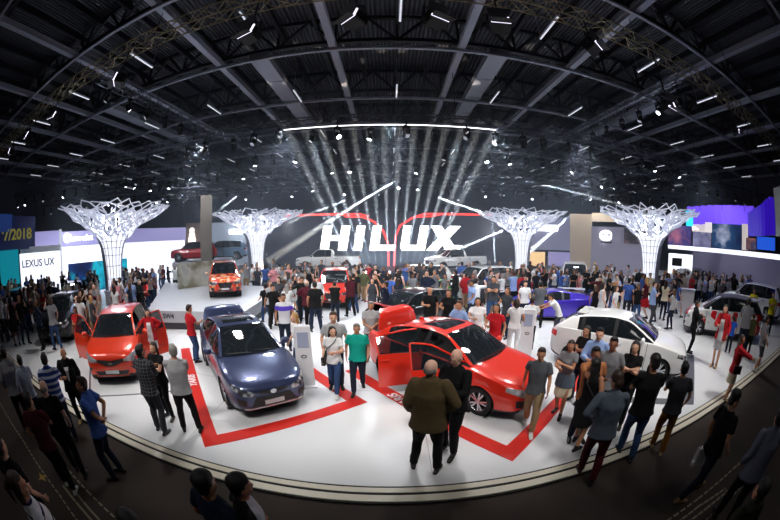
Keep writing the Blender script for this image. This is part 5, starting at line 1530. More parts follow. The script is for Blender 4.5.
# the two men by the red sedan
r, f = fg('brownjacket', (433, 359), (424, 470), -8, 'heavy man seen from behind in a dark brown jacket and black trousers', (S_P, HT, BRN, BLK, SHB, WHT), build=1.14, legs='wide', arms=('relaxed', 'pocket'), top='jacket', hair='fringe', head=(-20, 0))
r, f = fg('blackshirt', (455, 348), (450, 452), 150, 'bald man with glasses in a black shirt facing the man in the brown jacket', (S_P, HT, BLK, BLK, SHB), build=1.12, legs='shift', arms=('hold', 'relaxed'), top='shirt', hair='bald', head=(0, -10))
hc = f['head']; HMx = f['HM']; g = MB()
for s in (-1, 1): g.tube([hc + HMx @ Vector((s * .032 + .024 * math.cos(t * PI / 6), .102, .002 + .018 * math.sin(t * PI / 6))) for t in range(13)], .003, 4)
g.bar(hc + HMx @ Vector((-.01, .104, .004)), hc + HMx @ Vector((.01, .104, .004)), .004)
for s in (-1, 1): g.bar(hc + HMx @ Vector((s * .056, .10, .004)), hc + HMx @ Vector((s * .08, .0, .0)), .004)
prop('glasses', g, SHB, r, f, 'dark-rimmed glasses on the bald man in the black shirt', 'glasses')
r, f = fg('greywalk', (536, 344), (532, 428), 178, 'bearded man in a grey T-shirt and khaki trousers walking toward the viewer', (S_T, HD, SLATE, KHA, SHW), legs='walk', arms=('swing_fwd', 'swing_back'), hair='short', head=(0, -6))
# the group at the right of the red sedan
r, f = fg('wavy', (569, 340), (560, 413), 165, 'woman with wavy dark hair, grey top, cream skirt and a jacket at her waist', (S_T, HD, GRY, CREAM, SHB), sex='f', legs='step', arms=('fold', 'hold'), top='blouse', bottom='skirt', hair='long', head=(10, -8))
wr = f['waist']; j = MB(); loft(j, [(f['hip'] + Vector((0, 0, -.18)), Vector((.235, 0, 0)), Vector((0, .19, 0))), (f['hip'] + Vector((0, 0, .02)), Vector((.215, 0, 0)), Vector((0, .165, 0))), (f['hip'] + Vector((0, 0, .10)), Vector((.19, 0, 0)), Vector((0, .145, 0)))], 16, 'ab'); prop('denim_jacket', j, DEN, r, f, 'faded denim jacket tied at the waist of the wavy-haired woman', 'jacket')
fg('lightblue', (601, 327), None, 170, 'man in a light blue shirt standing behind the young group', (S_L, HB, LBLUE, DJEAN, SHB), legs='stand', arms=('relaxed', 'hold'), top='shirt', h=1.76, hair='short')
fg('darkwoman', (588, 325), None, 150, 'dark-haired woman in black half hidden behind the young group', (S_T, HB, BLK, DJEAN, SHB), sex='f', legs='stand', arms=('fold', 'fold'), top='blouse', h=1.66, hair='long')
fg('orangeprint', (597, 346), None, -160, 'man in an orange printed shirt hidden in the middle of the young group', (S_B, HB, ORG, DJEAN, SHB), legs='stand', arms=('relaxed', 'chin'), top='tshirt', h=1.72, hair='short')
fg('greytee2', (615, 336), None, 175, 'young man in a light grey T-shirt facing the viewer above the denim shirt', (S_B, HB, GRY, DJEAN, SHB), legs='stand', arms=('relaxed', 'relaxed'), top='tshirt', h=1.78, hair='short')
r, f = fg('blackdress', (591, 356), (578, 447), -25, 'slim woman seen from behind with very long black hair and a black dress', (S_T, HB, BLK, None, SHB), sex='f', build=.95, legs='step', arms=('fold', 'relaxed'), top='dress', bottom='none', hair='long', head=(0, 0))
strap_bag(r, f, SHB, 1, 'small black bag of the long-haired woman in the black dress')
fg('denimshirt', (614, 367), (588, 480), 15, 'man in a faded denim shirt and maroon trousers seen from behind', (S_T, HD, DEN, MAR, SHB), legs='step', arms=('pocket', 'hold'), top='shirt', hair='thick', head=(30, -28), build=1.05)
fg('blacktop', (637, 340), None, 170, 'woman with long straight black hair and a black top facing the viewer', (S_L, HB, BLK, BLK, SHB), sex='f', legs='stand', arms=('fold', 'fold'), top='blouse', h=1.68, hair='long')
fg('blackjeans', (652, 350), (627, 458), 20, 'broad man in a black T-shirt and blue jeans seen from behind', (S_T, HB, BLK, JEAN, SHB), build=1.1, legs='step', arms=('hold', 'hold'), top='tshirt', hair='thick', head=(15, -10))
fg('mustard', (678, 356), (661, 453), 18, 'man in a charcoal T-shirt and mustard trousers seen from behind', (S_T, HB, DGRY, MUS, SHT), legs='step', arms=('hold', 'relaxed'), top='tshirt', hair='short', head=(0, 0))
# lower right, on the carpet
r, f = fg('darkwalker', (739, 383), (688, 495), -38, 'man all in dark clothes walking away on the carpet with a white bag', (S_T, HB, BLK, DJEAN, SHT), build=1.08, legs='walk', arms=('down', 'relaxed'), top='tshirt', hair='thick', head=(-20, -10))
h = hand(f, -1, .09); prop('carrier_bag', MB().prism([(h.y - .13, h.z - .42), (h.y + .13, h.z - .42), (h.y + .12, h.z - .1), (h.y - .12, h.z - .1)], h.x - .04, h.x + .04, 'yz').tube([(h.x, h.y - .06, h.z - .1), (h.x, h.y, h.z), (h.x, h.y + .06, h.z - .1)], .006, 4), WHT, r, f, 'white carrier bag held by the man in dark clothes at lower right', 'bag')
fg('greyedge', (786, 402), None, 30, 'person in a bluish grey shirt cut by the right edge on the carpet', (S_T, HB, cloth('bluish_grey', '6a7080'), BLK, SHB), build=1.12, legs='step', arms=('relaxed', 'hold'), top='shirt', h=1.78, hair='short')
fg('curly', (771, 476), None, 60, 'person with big dark curly hair at the bottom right corner', (S_T, HB, cloth('dark_olive', '2b2c22'), BLK, SHB), sex='f', legs='stand', arms=('relaxed', 'relaxed'), top='hoodie', h=1.66, hair='thick')
# right middle
r, f = fg('redpoint', (739, 333), (728, 397), -75, 'woman in a red jacket and pale skirt stretching her arm to the right', (S_T, HD, RED, CREAM, SHT), sex='f', legs='stand', arms=('hold', 'reach'), top='jacket', bottom='skirt', hair='long', head=(-20, 0))
strap_bag(r, f, SHB, 1, 'black handbag of the woman in the red jacket with the stretched arm')
fg('redfront', (726, 304), (714, 367), 165, 'woman in an open red jacket and white skirt standing by the race-liveried hatchback', (S_L, HD, RED, WHT, SHT, WHT), sex='f', legs='close', arms=('relaxed', 'hold'), top='open_jacket', bottom='skirt', hair='long')
fg('boyblue', (732, 318), (729, 351), 10, 'small boy in a bright blue shirt seen from behind', (S_T, HB, cloth('bright_blue', '1c50b0'), NVY, SHB), legs='stand', arms=('relaxed', 'relaxed'), top='tshirt', h=1.2, hair='short')
fg('greypoloR', (746, 297), (741, 356), 0, 'tall man in a grey polo shirt seen from behind next to the small boy', (S_T, HB, GRY, DJEAN, SHB), build=1.1, legs='stand', arms=('hold', 'hold'), top='polo', hair='short', h=1.82)
fg('greyshorts', (768, 315), (755, 371), -60, 'man in a grey T-shirt and dark shorts at the right', (S_T, HB, GRY, DGRY, SHW), legs='step', arms=('relaxed', 'relaxed'), top='tshirt', bottom='shorts', hair='short')
fg('darkteen', (752, 316), (748, 352), 0, 'child in olive clothes between the two grey-shirted men at the right', (S_T, HD, OLV, BLK, SHB), legs='stand', arms=('relaxed', 'relaxed'), h=1.35)
fg('darkwatch', (695, 300), (690, 353), -90, 'slim person in black standing before the white and red race-liveried car', (S_T, HB, BLK, BLK, SHB), build=.95, legs='close', arms=('hold', 'fold'), top='hoodie', hair='short')
for px, py, q in ((755, 288, 'left'), (774, 292, 'right')): fg('yellow' + q, (px, py), None, 170, 'person in a bright yellow shirt at the far right, the %s one of the two' % q, (S_T, HB, YEL, BLK, SHB), legs='stand', arms=('relaxed', 'fold'), top='tshirt', h=1.72)
# lower left, on the carpet
fg('blueshirt', (82, 372), (118, 476), 62, 'man in a blue shirt on the carpet with his hands behind his back', (S_T, HD, BLUE, DJEAN, SHB), legs='shift', arms=('behind', 'behind'), top='polo', hair='short', build=1.05, head=(20, 5))
fg('maroontee', (29, 387), (69, 491), -25, 'man in a maroon T-shirt and dark trousers with white shoes at lower left', (S_T, HB, MAR, BLK, SHW), legs='step', arms=('relaxed', 'hold'), top='tshirt', hair='short', head=(-20, 0))
fg('baldman', (39, 376), (82, 474), -20, 'balding man in black seen from behind next to the maroon T-shirt', (S_P, HT, BLK, BLK, SHB), build=1.1, legs='step', arms=('hold', 'relaxed'), top='tshirt', hair='fringe')
fg('striped', (46, 349), (71, 442), -10, 'man in a blue and white striped jersey seen from behind at the left', (S_T, HB, STR, DJEAN, SHB), build=1.08, legs='stand', arms=('relaxed', 'hold'), top='polo', hair='short')
fg('suit', (72, 346), (78, 420), 168, 'man in a dark suit and white shirt facing the viewer at the left', (S_T, HT, BLK, BLK, SHT, WHT), build=1.1, legs='stand', arms=('relaxed', 'hold'), top='jacket', hair='fringe')
fg('greyleft', (6, 343), (28, 432), 0, 'broad person in a pale grey shirt seen from behind at the left edge', (S_T, HB, LGRY, BLK, SHB), build=1.12, legs='stand', arms=('relaxed', 'relaxed'), top='shirt', hair='short')
fg('greyleft2', (24, 352), (40, 430), 10, 'person in a bluish white shirt near the left edge, beside the pale grey shirt', (S_T, HB, cloth('bluish_white', 'a9b2c8'), DJEAN, SHB), legs='step', arms=('relaxed', 'hold'), top='shirt', hair='short')
fg('stripedwoman', (6, 466), None, -95, 'brown-haired woman in a white top with navy stripes at the bottom left corner', (S_T, HD, STR2, BLK, SHB), sex='f', build=1.1, legs='stand', arms=('relaxed', 'relaxed'), top='tshirt', h=1.82, hair='tail', head=(-10, -10))
fg('darkleft', (-8, 430), None, -60, 'person in dark clothes with a bare forearm cut by the left edge', (S_L, HB, BLK, BLK, SHB), legs='step', arms=('relaxed', 'relaxed'), top='tshirt', h=1.72)
r, f = fg('plaid', (141, 344), (161, 433), -38, 'young man in a dark plaid shirt seen from behind by the orange-red hatchback', (S_T, HB, PLD, DGRY, SHB), legs='shift', arms=('fold', 'fold'), top='shirt', hair='short', head=(-15, 0))
fg('darkvest', (152, 342), (171, 416), 140, 'woman with long dark hair facing the plaid-shirted young man', (S_L, HD, BLK, BLK, SHB), sex='f', legs='shift', arms=('fold', 'relaxed'), top='blouse', hair='long', bottom='leggings')
fg('greyhair', (166, 345), (196, 431), -12, 'grey-haired man in a light grey T-shirt and black trousers seen from behind', (S_L, HG, LGRY, BLK, SHB), legs='wide', arms=('fold', 'fold'), top='tshirt', hair='short', build=1.08, head=(25, 0))
fg('redshirtman', (190, 304), (195, 362), -70, 'man in a dark red T-shirt and blue jeans looking into the blue-grey sedan', (S_T, HD, RED, JEAN, SHB), legs='stand', arms=('relaxed', 'hold'), top='tshirt', hair='short', head=(0, -15))
fg('redcoat', (149, 309), (155, 364), 172, 'woman in a white dress under a red jacket beside the orange-red hatchback', (S_L, HD, RED, WHT, SHB, WHT), sex='f', legs='close', arms=('hip', 'hip'), top='open_jacket', bottom='skirt', hair='long')
fg('redbehind', (77, 311), (82, 352), 150, 'woman in a red top and white trousers behind the open door of the orange-red hatchback', (S_T, HD, RED, WHT, SHB), sex='f', legs='stand', arms=('hold', 'relaxed'), top='blouse', hair='long', bottom='leggings')
# centre
r, f = fg('whitetop', (331, 324), (337, 392), 165, 'woman in a white T-shirt and blue jeans walking toward the viewer', (S_L, HB, WHT, JEAN, SHW), sex='f', legs='walk', arms=('hold', 'relaxed'), top='tshirt', bottom='jeans', hair='bob', head=(35, 0))
strap_bag(r, f, SHB, 1, 'black shoulder bag of the woman in the white T-shirt')
fg('tealshirt', (356, 321), (359, 390), 175, 'man in a teal green T-shirt and jeans walking beside the woman in white', (S_T, HT, TEAL, DJEAN, SHB), legs='walk2', arms=('relaxed', 'relaxed'), top='tshirt', hair='short', build=1.08)
fg('youngbehind', (333, 311), None, 180, 'young man in a pale shirt right behind the walking woman in white', (S_L, HN, LGRY, DJEAN, SHB), legs='stand', arms=('relaxed', 'relaxed'), top='tshirt', h=1.76)
fg('greypolo', (372, 301), (371, 361), 180, 'grey-haired man in a light grey polo standing between the two sedans', (S_T, HG, LGRY, DGRY, SHB), legs='stand', arms=('clasp', 'clasp'), top='polo', hair='short', build=1.08)
fg('blond', (297, 312), None, 120, 'blond person leaning behind the white totem in front of the blue-grey sedan', (S_L, HY, WHT, JEAN, SHB), sex='f', legs='stand', arms=('relaxed', 'relaxed'), top='blouse', h=1.62, hair='long', bend=.12)
fg('blackback1', (314, 281), (317, 332), 10, 'man in black seen from behind in the aisle left of centre', (S_T, HB, BLK, NVY, SHB), legs='wide', arms=('relaxed', 'relaxed'), top='tshirt', build=1.1)
fg('photog', (334, 281), (336, 322), 0, 'man in a black shirt photographing the red off-roader', (S_T, HD, BLK, DJEAN, SHB), legs='stand', arms=('phone', 'phone'), top='tshirt')
fg('blackback2', (356, 272), (352, 312), 20, 'man in a black T-shirt and jeans right of the red off-roader', (S_T, HB, BLK, JEAN, SHB), legs='walk', arms=('relaxed', 'up'), top='tshirt')
fg('blackarm', (384, 281), (387, 330), 90, 'man in black with a raised arm behind the grey-haired man in the polo', (S_T, HB, NVY, BLK, SHB), legs='stand', arms=('up', 'relaxed'), top='tshirt')
fg('purpletee', (283, 293), None, 175, 'youth in a white T-shirt with a purple print right of the blue-grey sedan', (S_T, HD, stripe_mat('white_tee_with_purple_print', 'e2e2ea', '5a3cc0', 1.6, 2, .22), DJEAN, SHB), legs='stand', arms=('relaxed', 'relaxed'), top='tshirt', h=1.7)
for i, (px, py, lab, col, sx, hr) in enumerate(((430, 287, 'heavy man in black behind the roof of the red sedan', BLK, 'm', 'bald'), (449, 289, 'long-haired woman in black beside the man in black behind the red sedan', BLK, 'f', 'long'), (460, 300, 'man in a light blue shirt right behind the roof of the red sedan', LBLUE, 'm', 'short'), (478, 297, 'long brown-haired woman in white behind the red sedan', WHT, 'f', 'long'), (497, 303, 'woman in red and white behind the windshield of the red sedan', RED, 'f', 'long'), (508, 287, 'woman in a dark top left of the two people in white', DGRY, 'f', 'long'))):
    fg('behind%d' % i, (px, py), None, 180 - 20 * (i % 3), lab, (S_T, (HB, HD, HN)[i % 3], col, DJEAN, SHB), sex=sx, legs='stand', arms=('relaxed', 'hold'), top='tshirt' if sx == 'm' else 'blouse', h=1.7, hair=hr)
fg('whiteback', (535, 297), (526, 350), -5, 'man in a white T-shirt seen from behind at the right of the white totem', (S_T, HD, WHT, BLK, SHB), legs='stand', arms=('relaxed', 'hold'), top='tshirt', hair='short', build=1.05)
fg('whiteback2', (517, 298), None, 10, 'woman in a white top left of the man in the white T-shirt', (S_T, HD, WHT, WHT, SHB), sex='f', legs='stand', arms=('hold', 'relaxed'), top='blouse', h=1.66, hair='tail')
fg('leanwhite', (561, 291), None, 100, 'person in white leaning over the purple sports car', (S_T, HB, WHT, DGRY, SHB), legs='stand', arms=('reach', 'reach'), top='tshirt', h=1.6, bend=.6)
fg('greybackP', (541, 281), None, 0, 'man in a grey T-shirt seen from behind at the nose of the purple sports car', (S_T, HB, SLATE, BLK, SHB), legs='stand', arms=('hold', 'hold'), top='tshirt', h=1.74)
# bottom edge: two young people and a dark head
fg('kida', (197, 468), None, -60, 'black-haired youth in a dark top looking right, left of the pair at the bottom edge', (S_T, HB, NVY, BLK, SHB), legs='stand', arms=('relaxed', 'relaxed'), top='tshirt', h=1.74, hair='thick')
fg('kidb', (233, 471), None, -80, 'black-haired youth in a black and white top, right of the pair at the bottom edge', (S_T, HB, stripe_mat('black_top_white_front', '1a1a1e', 'c8c8d0', 1.0, 1, .2), BLK, SHB), legs='stand', arms=('relaxed', 'relaxed'), top='tshirt', h=1.68, hair='thick')
fg('bottomhead', (120, 508), None, 0, 'dark-haired person of whom only the head shows at the bottom edge', (S_T, HB, BLK, BLK, SHB), legs='stand', arms=('relaxed', 'relaxed'), top='tshirt', h=1.72, hair='thick')

# ------------------------------------------------------------------ the crowd behind
ARCH = [
    K(sex='m', arms=('relaxed', 'relaxed'), legs='stand', top='tshirt', hair='short'), K(sex='m', arms=('phone', 'phone'), legs='stand', top='tshirt', hair='short'),
    K(sex='m', arms=('fold', 'fold'), legs='wide', top='polo', hair='short', build=1.12), K(sex='m', arms=('swing_fwd', 'swing_back'), legs='walk', top='tshirt', hair='thick'),
    K(sex='m', arms=('relaxed', 'hold'), legs='step', top='jacket', hair='short'), K(sex='m', arms=('hip', 'relaxed'), legs='shift', top='shirt', hair='fringe', build=1.1),
    K(sex='f', arms=('relaxed', 'hold'), legs='stand', top='blouse', hair='long'), K(sex='f', arms=('fold', 'fold'), legs='shift', top='blouse', bottom='leggings', hair='long'),
    K(sex='f', arms=('phone', 'relaxed'), legs='step', top='tshirt', hair='bob'), K(sex='f', arms=('swing_fwd', 'relaxed'), legs='walk2', top='blouse', bottom='skirt', hair='long'),
    K(sex='f', arms=('relaxed', 'relaxed'), legs='stand', top='dress', bottom='none', hair='tail'), K(sex='m', arms=('relaxed', 'point'), legs='step', top='hoodie', hair='thick'),
]
AN = ['standing', 'holding up a phone', 'with folded arms', 'walking', 'with a hand in front', 'with hand on hip', 'with long hair standing', 'with long hair, arms folded', 'with bobbed hair', 'in a skirt walking', 'in a dress', 'pointing']
TOPS = [('black', BLK, 13), ('navy', NVY, 4), ('charcoal', DGRY, 4), ('grey', GRY, 5), ('light grey', LGRY, 4), ('white', WHT, 7), ('red', RED, 2), ('blue', BLUE, 2), ('light blue', LBLUE, 3), ('pink', PINK, 1), ('olive', OLV, 1), ('cream', CREAM, 2), ('maroon', MAR, 2)]
TW = [t for t in TOPS for _ in range(t[2])]
BT = [BLK, DJEAN, JEAN, NVY, DGRY, KHA]
rnd = random.Random(11)
def blocked(x, y, r=.42):
    for cx, cy, h, hl, hw in CARS:
        dx, dy = x - cx, y - cy; u = dx * math.cos(h) + dy * math.sin(h); v = -dx * math.sin(h) + dy * math.cos(h)
        if abs(u) < hl + r * .6 and abs(v) < hw + r * .6: return True
    for tx, ty in ((-13.2, 10.9), (-9, 20.6), (8.9, 20.6), (13.9, 12.9)):
        if math.hypot(x - tx, y - ty) < 1.0: return True
    if A_.x - .4 - .75 * (y - A_.y) < x < B_.x + .3 and A_.y - .3 < y < 16.2: return True           # the grey platform
    if abs(x) < 7.5 and y > 19.6: return True
    if -3.9 < x < -1.6 and 10 < y < 14.5 and rnd.random() < .8: return True      # keeps the red off-roader in view
    if -9.6 < x < -5.8 and y < 16.5: return True
    return any((x - a) ** 2 + (y - b) ** 2 < r * r for a, b in PEOPLE)
AREAS = [  # pixel box of the feet, how many, where they are
    ((0, 300, 60, 352), 26, 'at the far left edge'), ((24, 282, 100, 330), 38, 'before the white stand at the left'), ((118, 276, 182, 325), 36, 'right of the nearest left light tree'),
    ((186, 292, 262, 318), 10, 'around the light grey platform'), ((262, 272, 330, 330), 40, 'left of the red off-roader'), ((330, 270, 400, 318), 22, 'in the aisle before the screen'),
    ((395, 270, 470, 310), 22, 'behind the red sedan'), ((470, 268, 530, 325), 34, 'below the right end of the screen'), ((530, 268, 610, 305), 34, 'before the violet wall'),
    ((590, 280, 680, 330), 38, 'before the grey emblem wall'), ((660, 278, 780, 306), 44, 'under the purple canopy'), ((60, 300, 100, 345), 10, 'behind the orange-red hatchback'),
]
SPOTS = []
for (x0, y0, x1, y1), n, where in AREAS:
    k = 0; tries = 0
    while k < n and tries < 4000:
        tries += 1
        px, py = rnd.uniform(x0, x1), rnd.uniform(y0, y1); q = G(px, py)
        if q.length > 22.5 or q.y < 3.6 or blocked(q.x, q.y): continue
        PEOPLE.append((q.x, q.y)); k += 1; SPOTS.append((q, where))
SPOTS.sort(key=lambda t: t[0].length)
NFG = sum(1 for o_ in COL.objects if o_.type == 'EMPTY' and o_.name.startswith('person'))
SW = {'at the far left edge': 'at the far left edge', 'before the white stand at the left': 'before the left white stand', 'right of the nearest left light tree': 'right of the left-edge light tree'}
FAR = {}
for i, (q, where) in enumerate(SPOTS):
    ai = rnd.randrange(len(ARCH)); A = dict(ARCH[ai]); tn, tm, _ = rnd.choice(TW); bm_ = rnd.choice(BT)
    if ai == 9: bm_ = rnd.choice([BLK, WHT, RED])
    rel = vh(q.x, q.y, rnd.choice([0, 0, 180, 180, 90, -90]) + rnd.uniform(-40, 40)); hh = rnd.uniform(1.56, 1.84)
    sk, hr = rnd.choice(SKINS), rnd.choice([HB, HB, HD, HD, HN, HG, HY] if A['sex'] == 'f' else [HB, HB, HD, HD, HN, HG])
    if i < 298 - NFG:
        person(q, rel, 'visitor in %s %s, %s' % (tn, AN[ai], SW.get(where, where)), 'arch%d' % ai, (sk, hr, tm, bm_, SHB), h=hh, group='visitors %s' % where, fine=False, **A)
    else:
        meshes, _f = figure_meshes('arch%d' % ai, fine=False, **A); T = Matrix.Translation(q) @ Matrix.Rotation(math.radians(rel), 4, 'Z') @ Matrix.Scale(hh / 1.77, 4)
        cm = {'body': sk, 'hair': hr, 'top': tm, 'bottom': bm_, 'shoe_a': SHB, 'shoe_b': SHB}
        for kk, me in meshes.items():
            if kk in cm and not (kk == 'bottom' and me is None): FAR.setdefault(cm[kk].name, (cm[kk], []))[1].append((me, T))
if FAR:
    V, Fc, MI, mats_ = [], [], [], []; nv = 0
    for mi, (nm, (m_, lst)) in enumerate(FAR.items()):
        mats_.append(m_)
        for me, T in lst:
            n = len(me.vertices); co = np.empty(n * 3, dtype=np.float32); me.vertices.foreach_get('co', co); co = co.reshape(-1, 3)
            R3 = np.array(T.to_3x3()); t3 = np.array(T.translation); V.append(co @ R3.T + t3)
            li = np.empty(len(me.loops), dtype=np.int64); me.loops.foreach_get('vertex_index', li); tot = np.empty(len(me.polygons), dtype=np.int64); me.polygons.foreach_get('loop_total', tot)
            Fc.append((li + nv, tot)); MI.append(np.full(len(tot), mi)); nv += n
    me = bpy.data.meshes.new('distant_visitors'); VV = np.concatenate(V); LI = np.concatenate([f[0] for f in Fc]); TT = np.concatenate([f[1] for f in Fc]); MM = np.concatenate(MI)
    me.vertices.add(len(VV)); me.vertices.foreach_set('co', VV.ravel()); me.loops.add(len(LI)); me.loops.foreach_set('vertex_index', LI); me.polygons.add(len(TT))
    me.polygons.foreach_set('loop_start', np.concatenate([[0], np.cumsum(TT)[:-1]])); me.polygons.foreach_set('material_index', MM); me.polygons.foreach_set('use_smooth', np.ones(len(TT), dtype=bool)); me.update(calc_edges=True); me.validate()
    tag(link_mesh('distant_visitors', me, mats_), 'the farthest visitors packed together at the back of the stands', 'crowd', kind='stuff')
# ------------------------------------------------------------------ lamps of the rig
M_lens = mat('lit_lens', 'ffffff', .3, emit=9.0, emit_color='eaf0ff'); M_lensoff = mat('dim_lens', 'b8bcc8', .2, .3, emit=.35); M_edge = mat('bright_hood_edge', 'f0e8ff', .3, emit=1.3)
def make_lamp(lit):
    rt = empty('stage_lamp')
    m = MB(); m.box(0, 0, -.08, .3, .24, .14); m.bar((0, 0, 0), (0, 0, .22), .05); m.build('clamp_base', M_black, rt)
    m = MB(); m.bar((-.19, 0, -.15), (-.19, 0, -.5), .04, .08); m.bar((.19, 0, -.15), (.19, 0, -.5), .04, .08); m.bar((-.21, 0, -.15), (.21, 0, -.15), .05, .08); m.build('yoke', M_dark, rt)
    h = MB().lathe([(.001, .2), (.10, .2), (.14, .1), (.14, -.12), (.16, -.22), (.145, -.22), (.13, -.16)], 16).build('head', M_black, rt, smooth=False); h.location = (0, 0, -.48)
    MB().lathe([(.001, -.185), (.12, -.18), (.135, -.17)], 16).build('lens', M_lens if lit else M_lensoff, h)
    return rt
lampA = make_lamp(True); lampB = make_lamp(False); used = {True: False, False: False}
rl_ = random.Random(5)
def lamp(x, y, z, lit, tilt=None, label='', group=''):
    src = lampA if lit else lampB
    if used[lit]: o = copy_tree(src)
    else: o = src; used[lit] = True
    o.location = (x, y, z); o.rotation_euler = (0, 0, rl_.uniform(0, 6.28))
    for ch in KIDS(o):
        if ch.name.startswith('head'): ch.rotation_euler = (tilt if tilt is not None else rl_.uniform(.2, .9), 0, 0)
    return tag(o, label, 'stage lamp', group)
for ty, tz, n, half, nm in ((15.9, 9.05, 30, 24, 'the middle cross truss'), (19.5, 8.75, 34, 23, 'the second cross truss'), (22.6, 8.55, 38, 22, 'the rear cross truss'), (28.5, 8.2, 44, 34, 'the truss behind the screen'), (36, 8.6, 40, 40, 'the farthest truss')):
    for i in range(n):
        x = -half + 2 * half * (i + .5) / n + rl_.uniform(-.25, .25); lit = rl_.random() < (.38 if ty < 16 else .5)
        lamp(x, ty + rl_.choice((-.2, .2)), tz - .19, lit, None, '%s stage lamp hanging from %s' % ('lit white' if lit else 'black unlit', nm), '%s lamps on %s' % ('lit' if lit else 'unlit', nm))
for sx in (-13.0, 13.2):
    for k in range(7): lamp(sx + .22, 9 + 1.7 * k, 10.41, k % 3 == 1, None, '%s stage lamp under the truss running away on the %s' % ('lit white' if k % 3 == 1 else 'black unlit', 'left' if sx < 0 else 'right'), 'lamps on the %s side truss' % ('left' if sx < 0 else 'right'))
for (ax, ay), (bx, by), tz, n, nm in SIDE:
    for i in range(n):
        f = (i + .5) / n; lit = rl_.random() < .5
        lamp(ax + (bx - ax) * f, ay + (by - ay) * f, tz - .44, lit, None, '%s lamp of the %s' % ('lit' if lit else 'unlit', nm), 'lamps of the %s' % nm)
# big barn-door floodlights of the front truss
def flood(x, y, z, rz, label):
    rt = empty('floodlight', (x, y, z), rz)
    MB().bar((0, 0, 11.0 - z), (0, 0, .42), .05).box(0, 0, .45, .34, .2, .12).build('drop_rod', M_dark, rt)
    MB().bar((-.36, 0, .4), (.36, 0, .4), .05).bar((-.36, 0, .4), (-.36, 0, -.02), .05).bar((.36, 0, .4), (.36, 0, -.02), .05).build('yoke', M_dark, rt)
    hd = MB().box(0, 0, 0, .6, .42, .42).box(0, .24, 0, .5, .1, .34).build('housing', M_black, rt, bevel=.03); hd.rotation_euler = (rl_.uniform(-.5, -.2), 0, 0)
    T = [MB().add([(-.3, -.22, .21), (.3, -.22, .21), (.38, -.48, .33), (-.38, -.48, .33)], [(0, 1, 2, 3)]), MB().add([(-.3, -.22, -.21), (.3, -.22, -.21), (.38, -.46, -.35), (-.38, -.46, -.35)], [(0, 1, 2, 3)])]
    for t in T:
        me = t.mesh('barn_door'); bm = bmesh.new(); bm.from_mesh(me); bmesh.ops.solidify(bm, geom=list(bm.faces), thickness=.02); bm.to_mesh(me); bm.free(); link_mesh('barn_door', me, M_black, hd)
    MB().bar((-.3, -.225, -.17), (.3, -.225, -.17), .07, .05).bar((.27, -.225, -.17), (.27, -.225, .17), .05, .05).build('lit_strip', M_edge, hd)
    return tag(rt, label, 'floodlight')
FZ = 9.35
for (px, py), lab in zip(((355, 20), (435, 20), (500, 25), (250, 35), (120, 80), (53, 118), (28, 137), (12, 152), (592, 46), (668, 107), (735, 130)), ('at the top left of centre', 'at the top right of centre', 'at the top, farther right of centre', 'top left, above the left screen tree', 'over the upper left quarter', 'near the left edge, the inner one', 'near the left edge, the middle one', 'nearest the left edge', 'at the upper right', 'over the upper right quarter', 'nearest the right edge')):
    d = cal_ray(px, py); k = 7.6 / d[1]; z = CAM_H + d[2] * k
    if z > 10.0: k *= (10.0 - CAM_H) / (z - CAM_H); z = 10.0
    flood(d[0] * k, 7.45 if abs(d[1] * k - 7.6) > .3 else d[1] * k, z, rl_.uniform(-.6, .6) - .3 * (1 if px < 390 else -1), 'big black barn-door floodlight of the front truss, ' + lab)

# ------------------------------------------------------------------ beams of the moving lights and the haze they cross, denser cones added per beam
def at(px, py, y):
    d = cal_ray(px, py); k = y / d[1]; return Vector((d[0] * k, y, CAM_H + d[2] * k))
BP = 52.0
def haze_mat(name, dens):
    m, nt, b = node_mat(name); nt.nodes.remove(b)
    v = nt.nodes.new('ShaderNodeVolumeScatter'); v.inputs['Density'].default_value = dens; v.inputs['Color'].default_value = (.70, .82, 1, 1); v.inputs['Anisotropy'].default_value = .1
    nt.links.new(v.outputs[0], [n for n in nt.nodes if n.type == 'OUTPUT_MATERIAL'][0].inputs['Volume']); return m
M_smoke = haze_mat('beam_cone_haze', BEAMD)
def beam(A, B, pw, an, label, L=None, r0=.05):
    d = (B - A).normalized(); L = L or (B - A).length; M = frame(A + d * .05, d); t = math.tan(math.radians(an / 2)) * 1.15
    spot(A, B, pw * BP, an, (.82, .9, 1), .03, .3, 'beam')
    mb = MB().lathe([(r0, 0), (r0 + t * L, L)], 12, M, caps=True)  # cone of denser haze added so the beam shows
    tag(mb.build('light_shaft', M_smoke), label, 'light', 'light shafts in the haze round the screen')
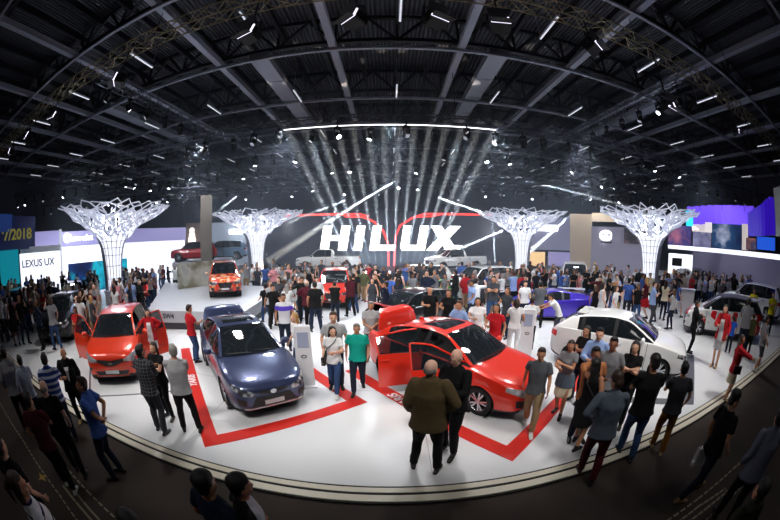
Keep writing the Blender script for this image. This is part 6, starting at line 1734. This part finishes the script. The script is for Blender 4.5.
for i in range(14):
    bx = -2.1 + .335 * i; p = Vector((bx, 19.85, .98)); t = (i - 6.5) / 6.5
    rt = empty('floor_beam_lamp', (bx, 19.78, .9))
    MB().box(0, 0, .03, .2, .2, .06).build('base', M_black, rt); MB().lathe([(.001, .0), (.08, 0), (.09, .06), (.09, .12), (.001, .115)], 12, Matrix.Translation((0, 0, .06))).build('lens', M_lens, rt)
    tag(rt, 'small lit beam lamp in the row at the foot of the HILUX screen', 'stage lamp', 'beam lamps at the foot of the screen')
    q = p + Vector((math.tan(math.radians(24 * t)) * 9, -3.0 * (.4 + .5 * abs(t)), 9))
    beam(p + Vector((0, 0, .12)), q, 950, 3.0, 'thin light beam fanning upward from the foot of the HILUX screen')
for (a, ya), (b, yb), pw, an in (
    (((400, 178), 22.3), ((268, 262), 20.5), 4500, 3.2), (((358, 196), 22), ((290, 222), 18), 2200, 2.0), (((338, 196), 22.6), ((331, 230), 22.4), 3200, 2.6), (((427, 194), 22.3), ((486, 214), 20.5), 4500, 2.8),
    (((508, 228), 23.6), ((448, 254), 22.9), 4500, 3.0), (((492, 215), 23.6), ((495, 262), 23.4), 2500, 2.4), (((330, 172), 22.3), ((372, 240), 21), 1500, 2), (((221, 215), 20), ((240, 266), 18), 5000, 4.5), (((571, 215), 21.5), ((527, 254), 21), 2500, 4.5),
    (((520, 180), 19.3), ((650, 214), 15), 2500, 2.0), (((250, 186), 19.3), ((222, 208), 16), 1500, 2.2), (((245, 213), 20), ((258, 240), 18), 1800, 2.4), (((470, 172), 22.3), ((430, 262), 20), 1500, 2), (((300, 176), 22.3), ((350, 262), 21), 1500, 2)):
    A, B = at(*a, ya), at(*b, yb); beam(A, B, pw, an, 'white light beam slanting down through the haze round the screen')
hz = haze_mat('thin_stage_haze', HAZE)
o = MB().box(0, 19.6, 6.2, 30, 9.2, 11.9).build('stage_haze', hz); tag(o, 'thin smoke haze hanging in the air around the screen and its light beams', 'haze', kind='stuff')
o = MB().box(0, 38, 6.2, 96, 55, 11.9).build('hall_haze', haze_mat('thin_hall_haze', .0035)); tag(o, 'very thin haze filling the back and sides of the hall', 'haze', kind='stuff')
for sc_ in list(bpy.data.scenes):
    if sc_.name == 'work': bpy.data.scenes.remove(sc_)
